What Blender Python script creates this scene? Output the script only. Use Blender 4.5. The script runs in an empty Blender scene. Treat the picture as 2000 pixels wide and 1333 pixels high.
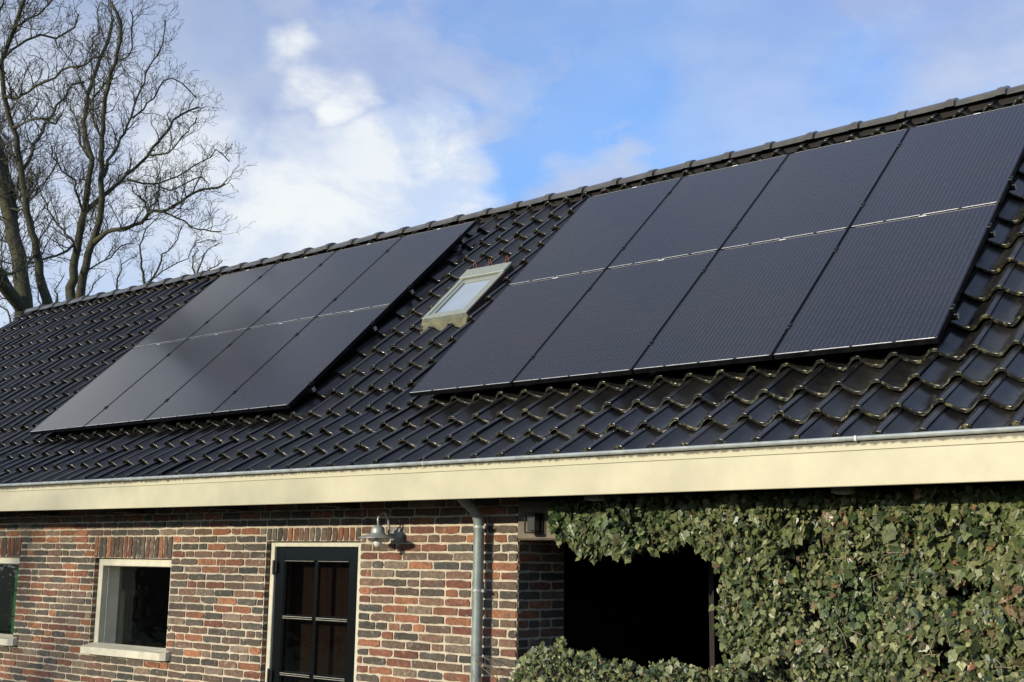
import bpy, math, random
import numpy as np
from mathutils import Vector, Matrix

random.seed(7); RNG = np.random.RandomState(11)
R = math.radians
GZ = 3.2                      # height of the local datum above the ground
sc = bpy.context.scene

# ---------------------------------------------------------------- camera
cam_d = bpy.data.cameras.new('camera'); cam = bpy.data.objects.new('camera', cam_d)
sc.collection.objects.link(cam); sc.camera = cam
cam_d.sensor_width = 36.0; cam_d.sensor_fit = 'HORIZONTAL'
cam_d.lens = 36.0 * 2450.54 / 2000.0
cam_d.clip_start = 0.05; cam_d.clip_end = 3000
_a, _b, _c = (0.69645, 1.74830, 0.01535)
cam.matrix_world = (Matrix.Translation(Vector((6.5655, -6.6529, -1.2626)) + Vector((0, 0, GZ)))
                    @ Matrix.Rotation(_a, 4, 'Z') @ Matrix.Rotation(_b, 4, 'X') @ Matrix.Rotation(_c, 4, 'Z'))

# ---------------------------------------------------------------- light
SUN_AZ, SUN_EL = R(190), R(13.2)          # clockwise from +Y
sun_dir = Vector((math.sin(SUN_AZ)*math.cos(SUN_EL), math.cos(SUN_AZ)*math.cos(SUN_EL), math.sin(SUN_EL)))
sd = bpy.data.lights.new('sun', 'SUN'); sd.energy = 4.0; sd.angle = R(0.5); sd.color = (1.0, 0.89, 0.70)
so = bpy.data.objects.new('sun', sd); sc.collection.objects.link(so)
so.rotation_euler = sun_dir.to_track_quat('Z', 'Y').to_euler()
sc.view_settings.view_transform = 'Standard'; sc.view_settings.look = 'None'
sc.view_settings.exposure = 0.0; sc.view_settings.gamma = 1.0

# ---------------------------------------------------------------- sky
world = bpy.data.worlds.new('World'); sc.world = world; world.use_nodes = True
wn = world.node_tree.nodes; wl = world.node_tree.links; wn.clear()

def N(nodes, typ, **kw):
    n = nodes.new(typ)
    for k, v in kw.items():
        if k.startswith('_'): setattr(n, k[1:], v)
        else:
            key = k.replace('__', ' ')
            n.inputs[int(key[1:]) if key[0] == 'i' and key[1:].isdigit() else key].default_value = v
    return n

def math_(nodes, links, op, a, b=None, c=None, clamp=False):
    n = nodes.new('ShaderNodeMath'); n.operation = op; n.use_clamp = clamp
    for i, v in enumerate((a, b, c)):
        if v is None: continue
        if isinstance(v, (int, float)): n.inputs[i].default_value = v
        else: links.new(v, n.inputs[i])
    return n.outputs[0]

def sstep(nodes, links, v, lo, hi):
    n = nodes.new('ShaderNodeMapRange'); n.interpolation_type = 'SMOOTHSTEP'
    n.inputs['From Min'].default_value = lo; n.inputs['From Max'].default_value = hi
    links.new(v, n.inputs['Value']); return n.outputs[0]

sky = wn.new('ShaderNodeTexSky'); sky.sky_type = 'NISHITA'; sky.sun_disc = False
sky.sun_elevation = SUN_EL; sky.sun_rotation = SUN_AZ; sky.air_density = 1.0; sky.dust_density = 0.4; sky.ozone_density = 2.5
tcw = wn.new('ShaderNodeTexCoord')
DIR = tcw.outputs['Generated']
def wnoise(scale, detail, rough, off, stretch=(1, 1, 1.8), dist=0.0):
    m = wn.new('ShaderNodeMapping'); m.inputs['Location'].default_value = off; m.inputs['Scale'].default_value = stretch
    wl.new(DIR, m.inputs['Vector'])
    n = wn.new('ShaderNodeTexNoise'); n.inputs['Scale'].default_value = scale; n.inputs['Detail'].default_value = detail
    n.inputs['Roughness'].default_value = rough; n.inputs['Distortion'].default_value = dist
    wl.new(m.outputs[0], n.inputs['Vector']); return n
warp = wnoise(5.0, 6, 0.55, (3.1, 0.7, 1.9))
w1 = wn.new('ShaderNodeVectorMath'); w1.operation = 'SUBTRACT'; w1.inputs[1].default_value = (0.5, 0.5, 0.5)
wl.new(warp.outputs['Color'], w1.inputs[0])
w2 = wn.new('ShaderNodeVectorMath'); w2.operation = 'SCALE'; w2.inputs['Scale'].default_value = 0.20
wl.new(w1.outputs[0], w2.inputs[0])
w3 = wn.new('ShaderNodeVectorMath'); w3.operation = 'ADD'; wl.new(DIR, w3.inputs[0]); wl.new(w2.outputs[0], w3.inputs[1])
def blob(d, r_in, r_out):
    """soft patch of cloud around a compass direction, radii in degrees"""
    v = Vector(d).normalized()
    n = wn.new('ShaderNodeVectorMath'); n.operation = 'DISTANCE'; n.inputs[1].default_value = v
    wl.new(w3.outputs[0], n.inputs[0])
    m = wn.new('ShaderNodeMapRange'); m.interpolation_type = 'SMOOTHSTEP'
    m.inputs['From Min'].default_value = R(r_out); m.inputs['From Max'].default_value = R(r_in)
    wl.new(n.outputs['Value'], m.inputs['Value']); return m.outputs[0]
def add(a, b, op='MAXIMUM'): return math_(wn, wl, op, a, b)
# bright cumulus above the ridge, plus unseen patches added to brighten the left panels
bright = [((-.716, .593, .368), .5, 2.6, 1.0), ((-.700, .612, .352), .6, 2.6, 1.0), ((-.703, .622, .325), .4, 2.6, .5),
          ((-.681, .660, .317), 1.0, 3.6, .8), ((-.668, .683, .285), 1.0, 3.4, .8), ((-.775, .56, .29), 1.5, 5, .7),
          ((-.707, .654, .272), 2, 6.5, .8), ((-.744, .613, .272), 2, 6.0, .85), ((-.775, .580, .262), 2, 6.0, .6),
          ((-.86, .44, .25), 3, 10, .45), ((-.87, .14, .46), 3, 12, 1.0), ((-.80, .27, .53), 2, 7, .75), ((-.95, .2, .25), 3, 14, .6)]
bm = None
for d, a, b, k in bright:
    t = math_(wn, wl, 'MULTIPLY', blob(d, a, b), k)
    bm = t if bm is None else add(bm, t)
fine = wnoise(9.0, 9, 0.62, (0.3, 2.2, 0.4), dist=0.4)
fm = sstep(wn, wl, fine.outputs[0], 0.38, 0.58)
fm = math_(wn, wl, 'MULTIPLY_ADD', fm, 0.55, 0.60)
bm = math_(wn, wl, 'MULTIPLY', bm, fm, clamp=True)
# thin grey-blue veil with holes
veil = wnoise(4.2, 10, 0.58, (1.35, 0.2, 0.9), dist=0.35)
vm = sstep(wn, wl, veil.outputs[0], 0.41, 0.58)
holes = None
for d, a, b, k in [((-.574, .745, .339), .3, 3.2, .9), ((-.569, .706, .422), .5, 5.0, .8), ((-.622, .715, .315), .5, 2.6, .8),
                   ((-.500, .78, .375), .5, 3.0, .6), ((-.335, .87, .345), .5, 3.5, .45), ((-.60, .72, .37), .5, 3.2, .5)]:
    t = math_(wn, wl, 'MULTIPLY', blob(d, a, b), k)
    holes = t if holes is None else add(holes, t)
left = blob((-.80, .52, .32), 6, 20)
right = blob((-.40, .83, .36), 2, 13)
vm = add(vm, math_(wn, wl, 'MULTIPLY', left, .85))
vm = add(vm, math_(wn, wl, 'MULTIPLY', right, .72))
vm = math_(wn, wl, 'MULTIPLY', vm, math_(wn, wl, 'SUBTRACT', 1.0, holes))
vm = add(vm, math_(wn, wl, 'MULTIPLY', blob((-.4, .2, .9), 28, 56), 1.0))
bm = add(bm, math_(wn, wl, 'MULTIPLY', blob((-.1, -.9, .45), 25, 70), .4))  # unseen white patch towards the sun, added as neutral fill for the facade
vm = math_(wn, wl, 'MULTIPLY', vm, 0.9)
bg_sky = wn.new('ShaderNodeBackground'); bg_sky.inputs['Strength'].default_value = 0.15
skm = wn.new('ShaderNodeMixRGB'); skm.blend_type = 'MULTIPLY'; skm.inputs[0].default_value = 1.0
skm.inputs[2].default_value = (1.0, 1.38, 1.85, 1)
wl.new(sky.outputs[0], skm.inputs[1]); wl.new(skm.outputs[0], bg_sky.inputs['Color'])
bg_v = wn.new('ShaderNodeBackground'); bg_v.inputs['Color'].default_value = (0.42, 0.51, 0.74, 1); bg_v.inputs['Strength'].default_value = 1.0
vcol = wn.new('ShaderNodeMixRGB'); vcol.inputs[1].default_value = (0.37, 0.47, 0.76, 1); vcol.inputs[2].default_value = (0.58, 0.66, 0.83, 1)
vn2 = wnoise(4.6, 9, 0.58, (5.5, 1.2, 3.3)); wl.new(sstep(wn, wl, vn2.outputs[0], .35, .65), vcol.inputs[0])
spz = wn.new('ShaderNodeSeparateXYZ'); wl.new(DIR, spz.inputs[0])
vgr = wn.new('ShaderNodeMixRGB'); vgr.inputs[2].default_value = (0.38, 0.41, 0.50, 1); wl.new(vcol.outputs[0], vgr.inputs[1])
wl.new(math_(wn, wl, 'MULTIPLY', blob((-.77, .20, .58), 6, 32), .85), vgr.inputs[0]); wl.new(vgr.outputs[0], bg_v.inputs['Color'])
bg_w = wn.new('ShaderNodeBackground'); bg_w.inputs['Color'].default_value = (0.90, 0.94, 0.96, 1); bg_w.inputs['Strength'].default_value = 1.0
mx1 = wn.new('ShaderNodeMixShader'); wl.new(vm, mx1.inputs[0]); wl.new(bg_sky.outputs[0], mx1.inputs[1]); wl.new(bg_v.outputs[0], mx1.inputs[2])
mx2 = wn.new('ShaderNodeMixShader'); wl.new(bm, mx2.inputs[0]); wl.new(mx1.outputs[0], mx2.inputs[1]); wl.new(bg_w.outputs[0], mx2.inputs[2])
wo = wn.new('ShaderNodeOutputWorld'); wl.new(mx2.outputs[0], wo.inputs['Surface'])

# ---------------------------------------------------------------- mesh helpers
class MB:
    def __init__(s): s.v = []; s.f = []; s.c = []          # c = per-face colour (optional)
    def quad(s, a, b, c, d, col=None):
        i = len(s.v); s.v += [tuple(a), tuple(b), tuple(c), tuple(d)]; s.f.append((i, i+1, i+2, i+3)); s.c.append(col)
    def poly(s, pts, col=None):
        i = len(s.v); s.v += [tuple(p) for p in pts]; s.f.append(tuple(range(i, i+len(pts)))); s.c.append(col)
    def box(s, x0, x1, y0, y1, z0, z1, bev=0.0, col=None):
        if x1 < x0: x0, x1 = x1, x0
        if y1 < y0: y0, y1 = y1, y0
        if z1 < z0: z0, z1 = z1, z0
        b = min(bev, (x1-x0)*.45, (y1-y0)*.45, (z1-z0)*.45)
        if b <= 0:
            i = len(s.v)
            s.v += [(x, y, z) for z in (z0, z1) for y in (y0, y1) for x in (x0, x1)]
            for q in ((0, 2, 3, 1), (4, 5, 7, 6), (0, 1, 5, 4), (2, 6, 7, 3), (0, 4, 6, 2), (1, 3, 7, 5)):
                s.f.append(tuple(i+k for k in q)); s.c.append(col)
            return
        bm_pts = {}
        i = len(s.v)
        xs, ys, zs = (x0, x1), (y0, y1), (z0, z1)
        for X in (0, 1):
            for Y in (0, 1):
                for Z in (0, 1):
                    sx, sy, sz = (1, -1)[X]*b, (1, -1)[Y]*b, (1, -1)[Z]*b
                    for a, p in enumerate(((xs[X], ys[Y]+sy, zs[Z]+sz), (xs[X]+sx, ys[Y], zs[Z]+sz), (xs[X]+sx, ys[Y]+sy, zs[Z]))):
                        bm_pts[(X, Y, Z, a)] = len(s.v); s.v.append(p)
        P = bm_pts
        def F(*q): s.f.append(tuple(q)); s.c.append(col)
        for X in (0, 1):
            q = [P[(X, 0, 0, 0)], P[(X, 1, 0, 0)], P[(X, 1, 1, 0)], P[(X, 0, 1, 0)]]; F(*(q if X else q[::-1]))
        for Y in (0, 1):
            q = [P[(0, Y, 0, 1)], P[(0, Y, 1, 1)], P[(1, Y, 1, 1)], P[(1, Y, 0, 1)]]; F(*(q if Y else q[::-1]))
        for Z in (0, 1):
            q = [P[(0, 0, Z, 2)], P[(1, 0, Z, 2)], P[(1, 1, Z, 2)], P[(0, 1, Z, 2)]]; F(*(q if Z else q[::-1]))
        for X in (0, 1):
            for Y in (0, 1): F(P[(X, Y, 0, 0)], P[(X, Y, 1, 0)], P[(X, Y, 1, 1)], P[(X, Y, 0, 1)])
            for Z in (0, 1): F(P[(X, 0, Z, 0)], P[(X, 1, Z, 0)], P[(X, 1, Z, 2)], P[(X, 0, Z, 2)])
        for Y in (0, 1):
            for Z in (0, 1): F(P[(0, Y, Z, 1)], P[(1, Y, Z, 1)], P[(1, Y, Z, 2)], P[(0, Y, Z, 2)])
        for k in ((X, Y, Z) for X in (0, 1) for Y in (0, 1) for Z in (0, 1)):
            F(P[k+(0,)], P[k+(1,)], P[k+(2,)])
    def tube(s, pts, rad, n=8, cap=True, col=None):
        pts = [Vector(p) for p in pts]
        if isinstance(rad, (int, float)): rad = [rad]*len(pts)
        t = (pts[1]-pts[0]).normalized(); u = t.orthogonal().normalized(); base = len(s.v); m = len(pts)
        for k, p in enumerate(pts):
            t2 = (pts[min(k+1, m-1)]-pts[max(k-1, 0)])
            if t2.length > 1e-9:
                t2.normalize(); u = (u - t2*u.dot(t2))
                u = u.normalized() if u.length > 1e-6 else t2.orthogonal().normalized()
                t = t2
            w = t.cross(u)
            for j in range(n):
                a = 2*math.pi*j/n; q = p + (u*math.cos(a)+w*math.sin(a))*rad[k]; s.v.append((q.x, q.y, q.z))
        for k in range(m-1):
            for j in range(n):
                a = base+k*n+j; b = base+k*n+(j+1) % n; s.f.append((a, b, b+n, a+n)); s.c.append(col)
        if cap:
            s.f.append(tuple(base+j for j in range(n))[::-1]); s.c.append(col)
            s.f.append(tuple(base+(m-1)*n+j for j in range(n))); s.c.append(col)
    def lathe(s, prof, centre, axis='Z', n=24, cap=False):
        """prof: (radius, height) pairs"""
        base = len(s.v); c = Vector(centre); m = len(prof)
        for r, h in prof:
            for j in range(n):
                a = 2*math.pi*j/n
                if axis == 'Z': p = (c.x+r*math.cos(a), c.y+r*math.sin(a), c.z+h)
                else: p = (c.x+r*math.cos(a), c.y+h, c.z+r*math.sin(a))
                s.v.append(p)
        for k in range(m-1):
            for j in range(n):
                a = base+k*n+j; b = base+k*n+(j+1) % n; s.f.append((a, b, b+n, a+n)); s.c.append(None)
        if cap:
            s.f.append(tuple(base+j for j in range(n))); s.c.append(None)
            s.f.append(tuple(base+(m-1)*n+j for j in range(n))); s.c.append(None)

ORIG = {}
def thing(name, loc, label, cat, group=None, rot=None):
    e = bpy.data.objects.new(name, None); sc.collection.objects.link(e)
    e.location = (loc[0], loc[1], loc[2]+GZ); e.empty_display_size = 0.2
    if rot is not None: e.rotation_euler = rot
    tag(e, label, cat, group); ORIG[e.name] = Vector(loc); return e
def tag(o, label, cat, group=None):
    o['label'] = label; o['category'] = cat
    if group: o['group'] = group
    return o
def mesh_from(name, V, F, mat, cols=None, smooth=False, normals_fix=False):
    me = bpy.data.meshes.new(name); me.from_pydata(V, [], F); me.materials.append(mat)
    if cols is not None:
        at = me.color_attributes.new('Col', 'FLOAT_COLOR', 'CORNER')
        arr = np.ones((len(me.loops), 4), np.float32)
        tot = np.zeros(len(me.polygons), np.int32); me.polygons.foreach_get('loop_total', tot)
        cc = np.array([c if c is not None else (1, 1, 1) for c in cols], np.float32)
        arr[:, :3] = np.repeat(cc, tot, axis=0); at.data.foreach_set('color', arr.ravel())
    if smooth: me.polygons.foreach_set('use_smooth', [True]*len(me.polygons))
    me.update(); return me
def obj(name, mb, mat, parent=None, smooth=False, origin=None, local=False, recalc=True, kind=None, label=None):
    """one mesh object; coordinates are datum coordinates unless local"""
    if parent is not None:
        p = parent
        while p.parent is not None: p = p.parent
        o0 = ORIG.get(p.name, Vector((0, 0, 0)))
    else: o0 = Vector(origin) if origin else Vector((0, 0, 0))
    if local: V = mb.v
    else:
        a = np.array(mb.v, float); a -= np.array(o0); V = a.tolist()
    hascol = any(c is not None for c in mb.c) if mb.c else False
    me = mesh_from(name, V, mb.f, mat, mb.c if hascol else None, smooth)
    if recalc:
        import bmesh
        b = bmesh.new(); b.from_mesh(me); bmesh.ops.recalc_face_normals(b, faces=b.faces); b.to_mesh(me); b.free()
    ob = bpy.data.objects.new(name, me); sc.collection.objects.link(ob)
    if parent is not None: ob.parent = parent
    elif not local: ob.location = (o0.x, o0.y, o0.z+GZ); ORIG[ob.name] = o0.copy()
    if kind: ob['kind'] = kind
    if label: ob['label'] = label
    return ob
def copy_tree(o, parent=None):
    c = o.copy(); sc.collection.objects.link(c)
    if parent is not None: c.parent = parent
    for ch in list(o.children): copy_tree(ch, c)
    return c

# ---------------------------------------------------------------- materials
def mat(name, col, rough=.6, metal=0.0, spec=.5, noise=None, bump=None, attr=False, coat=0.0):
    """noise=(scale, amount[, col2]) mottles the colour, bump=(scale, strength, distance)"""
    m = bpy.data.materials.new(name); m.use_nodes = True; n = m.node_tree.nodes; l = m.node_tree.links
    b = n['Principled BSDF']; b.inputs['Roughness'].default_value = rough; b.inputs['Metallic'].default_value = metal
    b.inputs['Specular IOR Level'].default_value = spec; b.inputs['Base Color'].default_value = (*col, 1)
    if coat: b.inputs['Coat Weight'].default_value = coat; b.inputs['Coat Roughness'].default_value = 0.08
    tc = n.new('ShaderNodeTexCoord'); src = None
    if attr:
        a = n.new('ShaderNodeAttribute'); a.attribute_name = 'Col'; src = a.outputs['Color']
    if noise:
        t = n.new('ShaderNodeTexNoise'); t.inputs['Scale'].default_value = noise[0]; t.inputs['Detail'].default_value = 6; t.inputs['Roughness'].default_value = .6
        l.new(tc.outputs['Object'], t.inputs['Vector'])
        mx = n.new('ShaderNodeMixRGB')
        if len(noise) > 2:
            l.new(math_(n, l, 'MULTIPLY', sstep(n, l, t.outputs[0], .4, .68), noise[1]), mx.inputs[0]); mx.inputs[2].default_value = (*noise[2], 1)
        else:
            mx.blend_type = 'MULTIPLY'; mx.inputs[0].default_value = noise[1]
            rr = n.new('ShaderNodeMapRange'); rr.inputs['From Min'].default_value = .3; rr.inputs['From Max'].default_value = .7
            rr.inputs['To Min'].default_value = .35; rr.inputs['To Max'].default_value = 1.25
            l.new(t.outputs[0], rr.inputs['Value']); l.new(rr.outputs[0], mx.inputs[2])
        if src is not None: l.new(src, mx.inputs[1])
        else: mx.inputs[1].default_value = (*col, 1)
        src = mx.outputs[0]
    if src is not None: l.new(src, b.inputs['Base Color'])
    if bump:
        t = n.new('ShaderNodeTexNoise'); t.inputs['Scale'].default_value = bump[0]; t.inputs['Detail'].default_value = 5
        l.new(tc.outputs['Object'], t.inputs['Vector'])
        bp = n.new('ShaderNodeBump'); bp.inputs['Strength'].default_value = bump[1]; bp.inputs['Distance'].default_value = bump[2]
        l.new(t.outputs[0], bp.inputs['Height']); l.new(bp.outputs[0], b.inputs['Normal'])
    return m

M_cream = mat('cream_paint', (.56, .515, .345), .45, noise=(3.0, .25), bump=(60, .15, .002))
M_cream_frame = mat('cream_window_paint', (.70, .665, .51), .42, noise=(9.0, .3), bump=(80, .15, .002))
M_zinc = mat('zinc', (.42, .45, .43), .45, metal=.3, noise=(14, .5), bump=(30, .2, .002))
M_zincpipe = mat('weathered_zinc', (.27, .32, .30), .5, metal=.2, noise=(10, .5), bump=(40, .15, .001))
M_dark = mat('dark_timber', (.018, .014, .012), .7, noise=(6, .6))
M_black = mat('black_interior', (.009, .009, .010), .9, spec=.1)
M_interior = mat('dim_interior', (.03, .026, .022), .9)
M_beam = mat('beam_timber', (.20, .165, .115), .7, noise=(8, .6), bump=(25, .4, .004))
M_door = mat('door_paint', (.005, .0062, .0062), .22, spec=.35, bump=(50, .1, .001))
M_iron = mat('black_iron', (.012, .012, .013), .4, metal=.3)
M_green = mat('green_paint', (.05, .32, .07), .35, noise=(30, .5))
M_mortar = mat('mortar', (.60, .525, .40), .95, spec=.15, noise=(11, .45), bump=(180, .7, .004))
M_pv_frame = mat('anodised_black', (.012, .012, .015), .3, metal=.6)
M_alu = mat('edge_line_aluminium', (.66, .66, .66), .35, metal=.35, noise=(60, .5))
M_label = mat('label_white', (.85, .85, .85), .5)
M_glint = mat('pale_glint', (.50, .48, .40), .35, noise=(40, .6))  # pale colour for the glints drawn on the door bars
M_soffit = mat('soffit_timber', (.03, .024, .02), .8, noise=(7, .6))
M_lead = mat('lead_flashing', (.10, .098, .065), .75, noise=(14, .8, (.20, .19, .10)), bump=(30, .6, .006))
M_vel = mat('greenish_aluminium', (.33, .36, .315), .4, metal=.3, noise=(25, .5, (.30, .28, .16)))
M_veld = mat('dark_gasket', (.04, .05, .045), .5)
M_rust = mat('rusty_wire', (.30, .09, .03), .8, noise=(40, .5))
M_grit = mat('soffit_lamp_metal', (.20, .19, .17), .5, metal=.4)

def glass(name, tint=(1, 1, 1), refl=1.0, rough=0.02, bump=0.0, fk=1.1):
    m = bpy.data.materials.new(name); m.use_nodes = True; n = m.node_tree.nodes; l = m.node_tree.links; n.clear()
    fr = n.new('ShaderNodeFresnel'); geo = n.new('ShaderNodeNewGeometry')
    l.new(math_(n, l, 'MULTIPLY_ADD', geo.outputs['Backfacing'], 1/1.5-1.5, 1.5), fr.inputs['IOR'])
    gl = n.new('ShaderNodeBsdfGlossy'); gl.inputs['Roughness'].default_value = rough; gl.inputs['Color'].default_value = (refl, refl, refl, 1)
    tr = n.new('ShaderNodeBsdfTransparent'); tr.inputs['Color'].default_value = (*tint, 1)
    mx = n.new('ShaderNodeMixShader'); o = n.new('ShaderNodeOutputMaterial')
    f2 = math_(n, l, 'MULTIPLY', fr.outputs[0], fk, clamp=True)
    l.new(f2, mx.inputs[0]); l.new(tr.outputs[0], mx.inputs[1]); l.new(gl.outputs[0], mx.inputs[2]); l.new(mx.outputs[0], o.inputs['Surface'])
    if bump:
        tc = n.new('ShaderNodeTexCoord'); t = n.new('ShaderNodeTexNoise'); t.inputs['Scale'].default_value = 9; t.inputs['Detail'].default_value = 2
        l.new(tc.outputs['Object'], t.inputs['Vector'])
        bp = n.new('ShaderNodeBump'); bp.inputs['Strength'].default_value = bump; bp.inputs['Distance'].default_value = .01
        l.new(t.outputs[0], bp.inputs['Height']); l.new(bp.outputs[0], gl.inputs['Normal']); l.new(bp.outputs[0], fr.inputs['Normal'])
    return m
M_glass = glass('window_glass', (.75, .78, .76), bump=.25)
M_lampglass = glass('lamp_glass', (.96, .97, .94), bump=.1, fk=.7)
M_bulb = mat('opal_bulb', (.8, .8, .74), .3)

# brick faces: colour per brick, whitish smears and pits
def brick_mat():
    m = bpy.data.materials.new('reclaimed_brick'); m.use_nodes = True; n = m.node_tree.nodes; l = m.node_tree.links
    b = n['Principled BSDF']; b.inputs['Roughness'].default_value = .88; b.inputs['Specular IOR Level'].default_value = .25
    tc = n.new('ShaderNodeTexCoord'); a = n.new('ShaderNodeAttribute'); a.attribute_name = 'Col'
    def nz(scale, det=6, rough=.6):
        t = n.new('ShaderNodeTexNoise'); t.inputs['Scale'].default_value = scale; t.inputs['Detail'].default_value = det; t.inputs['Roughness'].default_value = rough
        l.new(tc.outputs['Object'], t.inputs['Vector']); return t.outputs[0]
    t1 = n.new('ShaderNodeMixRGB'); t1.blend_type = 'MULTIPLY'; t1.inputs[0].default_value = .75
    mr = n.new('ShaderNodeMapRange'); mr.inputs['From Min'].default_value = .3; mr.inputs['From Max'].default_value = .7; mr.inputs['To Min'].default_value = .5; mr.inputs['To Max'].default_value = 1.45
    l.new(nz(38), mr.inputs['Value']); l.new(a.outputs['Color'], t1.inputs[1]); l.new(mr.outputs[0], t1.inputs[2])
    # sooty or red patches that run across a brick
    t2 = n.new('ShaderNodeMixRGB'); t2.inputs[2].default_value = (.095, .085, .072, 1)
    l.new(math_(n, l, 'MULTIPLY', sstep(n, l, nz(13, 3), .52, .66), .55), t2.inputs[0]); l.new(t1.outputs[0], t2.inputs[1])
    # lime smears
    t3 = n.new('ShaderNodeMixRGB'); t3.inputs[2].default_value = (.50, .44, .36, 1)
    l.new(math_(n, l, 'MULTIPLY', sstep(n, l, nz(23, 8, .7), .57, .72), .6), t3.inputs[0]); l.new(t2.outputs[0], t3.inputs[1])
    l.new(t3.outputs[0], b.inputs['Base Color'])
    bp = n.new('ShaderNodeBump'); bp.inputs['Strength'].default_value = .75; bp.inputs['Distance'].default_value = .006
    l.new(nz(70, 8, .7), bp.inputs['Height']); l.new(bp.outputs[0], b.inputs['Normal'])
    return m
M_brick = brick_mat()

def tile_mat(name='glazed_roof_tile'):
    m = bpy.data.materials.new(name); m.use_nodes = True; n = m.node_tree.nodes; l = m.node_tree.links
    b = n['Principled BSDF']
    tc = n.new('ShaderNodeTexCoord'); a = n.new('ShaderNodeAttribute'); a.attribute_name = 'Col'
    sep = n.new('ShaderNodeSeparateColor'); l.new(a.outputs['Color'], sep.inputs[0])
    def nz(scale, det=6, rough=.6):
        t = n.new('ShaderNodeTexNoise'); t.inputs['Scale'].default_value = scale; t.inputs['Detail'].default_value = det; t.inputs['Roughness'].default_value = rough
        l.new(tc.outputs['Object'], t.inputs['Vector']); return t.outputs[0]
    base = n.new('ShaderNodeMixRGB'); base.inputs[1].default_value = (.008, .008, .009, 1); base.inputs[2].default_value = (.026, .024, .021, 1)
    l.new(math_(n, l, 'ADD', math_(n, l, 'MULTIPLY', sstep(n, l, nz(3.2), .4, .7), .6), math_(n, l, 'MULTIPLY', sep.outputs[2], .6), clamp=True), base.inputs[0])
    dirt = n.new('ShaderNodeMixRGB'); dirt.inputs[2].default_value = (.055, .052, .036, 1); l.new(base.outputs[0], dirt.inputs[1])
    l.new(math_(n, l, 'MULTIPLY', sep.outputs[1], sstep(n, l, nz(26), .42, .66)), dirt.inputs[0])
    edge = n.new('ShaderNodeMixRGB'); edge.inputs[1].default_value = (.014, .0135, .012, 1); edge.inputs[2].default_value = (.27, .26, .10, 1)
    l.new(sstep(n, l, nz(34), .50, .72), edge.inputs[0])
    mx = n.new('ShaderNodeMixRGB'); l.new(sep.outputs[0], mx.inputs[0]); l.new(dirt.outputs[0], mx.inputs[1]); l.new(edge.outputs[0], mx.inputs[2])
    l.new(mx.outputs[0], b.inputs['Base Color'])
    r = n.new('ShaderNodeMapRange'); r.inputs['To Min'].default_value = .16; r.inputs['To Max'].default_value = .28
    l.new(nz(5), r.inputs['Value'])
    r.inputs['To Min'].default_value = .12
    r2 = math_(n, l, 'MULTIPLY_ADD', sep.outputs[2], .16, r.outputs[0]); r2 = math_(n, l, 'MULTIPLY_ADD', sep.outputs[0], -.03, r2); l.new(r2, b.inputs['Roughness'])
    b.inputs['Specular IOR Level'].default_value = .45
    bp = n.new('ShaderNodeBump'); bp.inputs['Strength'].default_value = .35; bp.inputs['Distance'].default_value = .004
    l.new(nz(16, 4), bp.inputs['Height']); l.new(bp.outputs[0], b.inputs['Normal'])
    return m
M_tile = tile_mat()
M_ridge = mat('ridge_tile_glaze', (.070, .064, .052), .22, spec=.7, noise=(7, .6, (.12, .11, .08)), bump=(30, .3, .004))

def pv_mat():
    m = bpy.data.materials.new('solar_cells'); m.use_nodes = True; n = m.node_tree.nodes; l = m.node_tree.links
    b = n['Principled BSDF']; tc = n.new('ShaderNodeTexCoord'); sp = n.new('ShaderNodeSeparateXYZ'); l.new(tc.outputs['Object'], sp.inputs[0])
    fx = math_(n, l, 'FRACT', math_(n, l, 'DIVIDE', sp.outputs[0], .0310))
    d = math_(n, l, 'ABSOLUTE', math_(n, l, 'SUBTRACT', fx, .5))
    line = math_(n, l, 'LESS_THAN', d, .036)
    fy = math_(n, l, 'FRACT', math_(n, l, 'DIVIDE', sp.outputs[1], .155))
    gap = math_(n, l, 'GREATER_THAN', math_(n, l, 'ABSOLUTE', math_(n, l, 'SUBTRACT', fy, .5)), .470)
    line = math_(n, l, 'MULTIPLY', line, math_(n, l, 'SUBTRACT', 1.0, gap))
    t = n.new('ShaderNodeTexNoise'); t.inputs['Scale'].default_value = 1.3; t.inputs['Detail'].default_value = 3; l.new(tc.outputs['Object'], t.inputs['Vector'])
    t2 = n.new('ShaderNodeTexNoise'); t2.inputs['Scale'].default_value = 45; t2.inputs['Detail'].default_value = 6; l.new(tc.outputs['Object'], t2.inputs['Vector'])
    c0 = n.new('ShaderNodeMixRGB'); c0.inputs[1].default_value = (.009, .010, .016, 1); c0.inputs[2].default_value = (.014, .012, .016, 1); l.new(sstep(n, l, t.outputs[0], .4, .65), c0.inputs[0])
    c1 = n.new('ShaderNodeMixRGB'); c1.inputs[2].default_value = (.055, .052, .05, 1); l.new(c0.outputs[0], c1.inputs[1])
    l.new(math_(n, l, 'MULTIPLY', sstep(n, l, t2.outputs[0], .5, .8), .5), c1.inputs[0])
    c2 = n.new('ShaderNodeMixRGB'); c2.inputs[2].default_value = (.080, .080, .092, 1); l.new(c1.outputs[0], c2.inputs[1]); l.new(line, c2.inputs[0])
    l.new(c2.outputs[0], b.inputs['Base Color'])
    rr = n.new('ShaderNodeMapRange'); rr.inputs['To Min'].default_value = .10; rr.inputs['To Max'].default_value = .2; l.new(t2.outputs[0], rr.inputs['Value']); l.new(rr.outputs[0], b.inputs['Roughness'])
    b.inputs['Specular IOR Level'].default_value = .5
    return m
M_pv = pv_mat()

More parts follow.
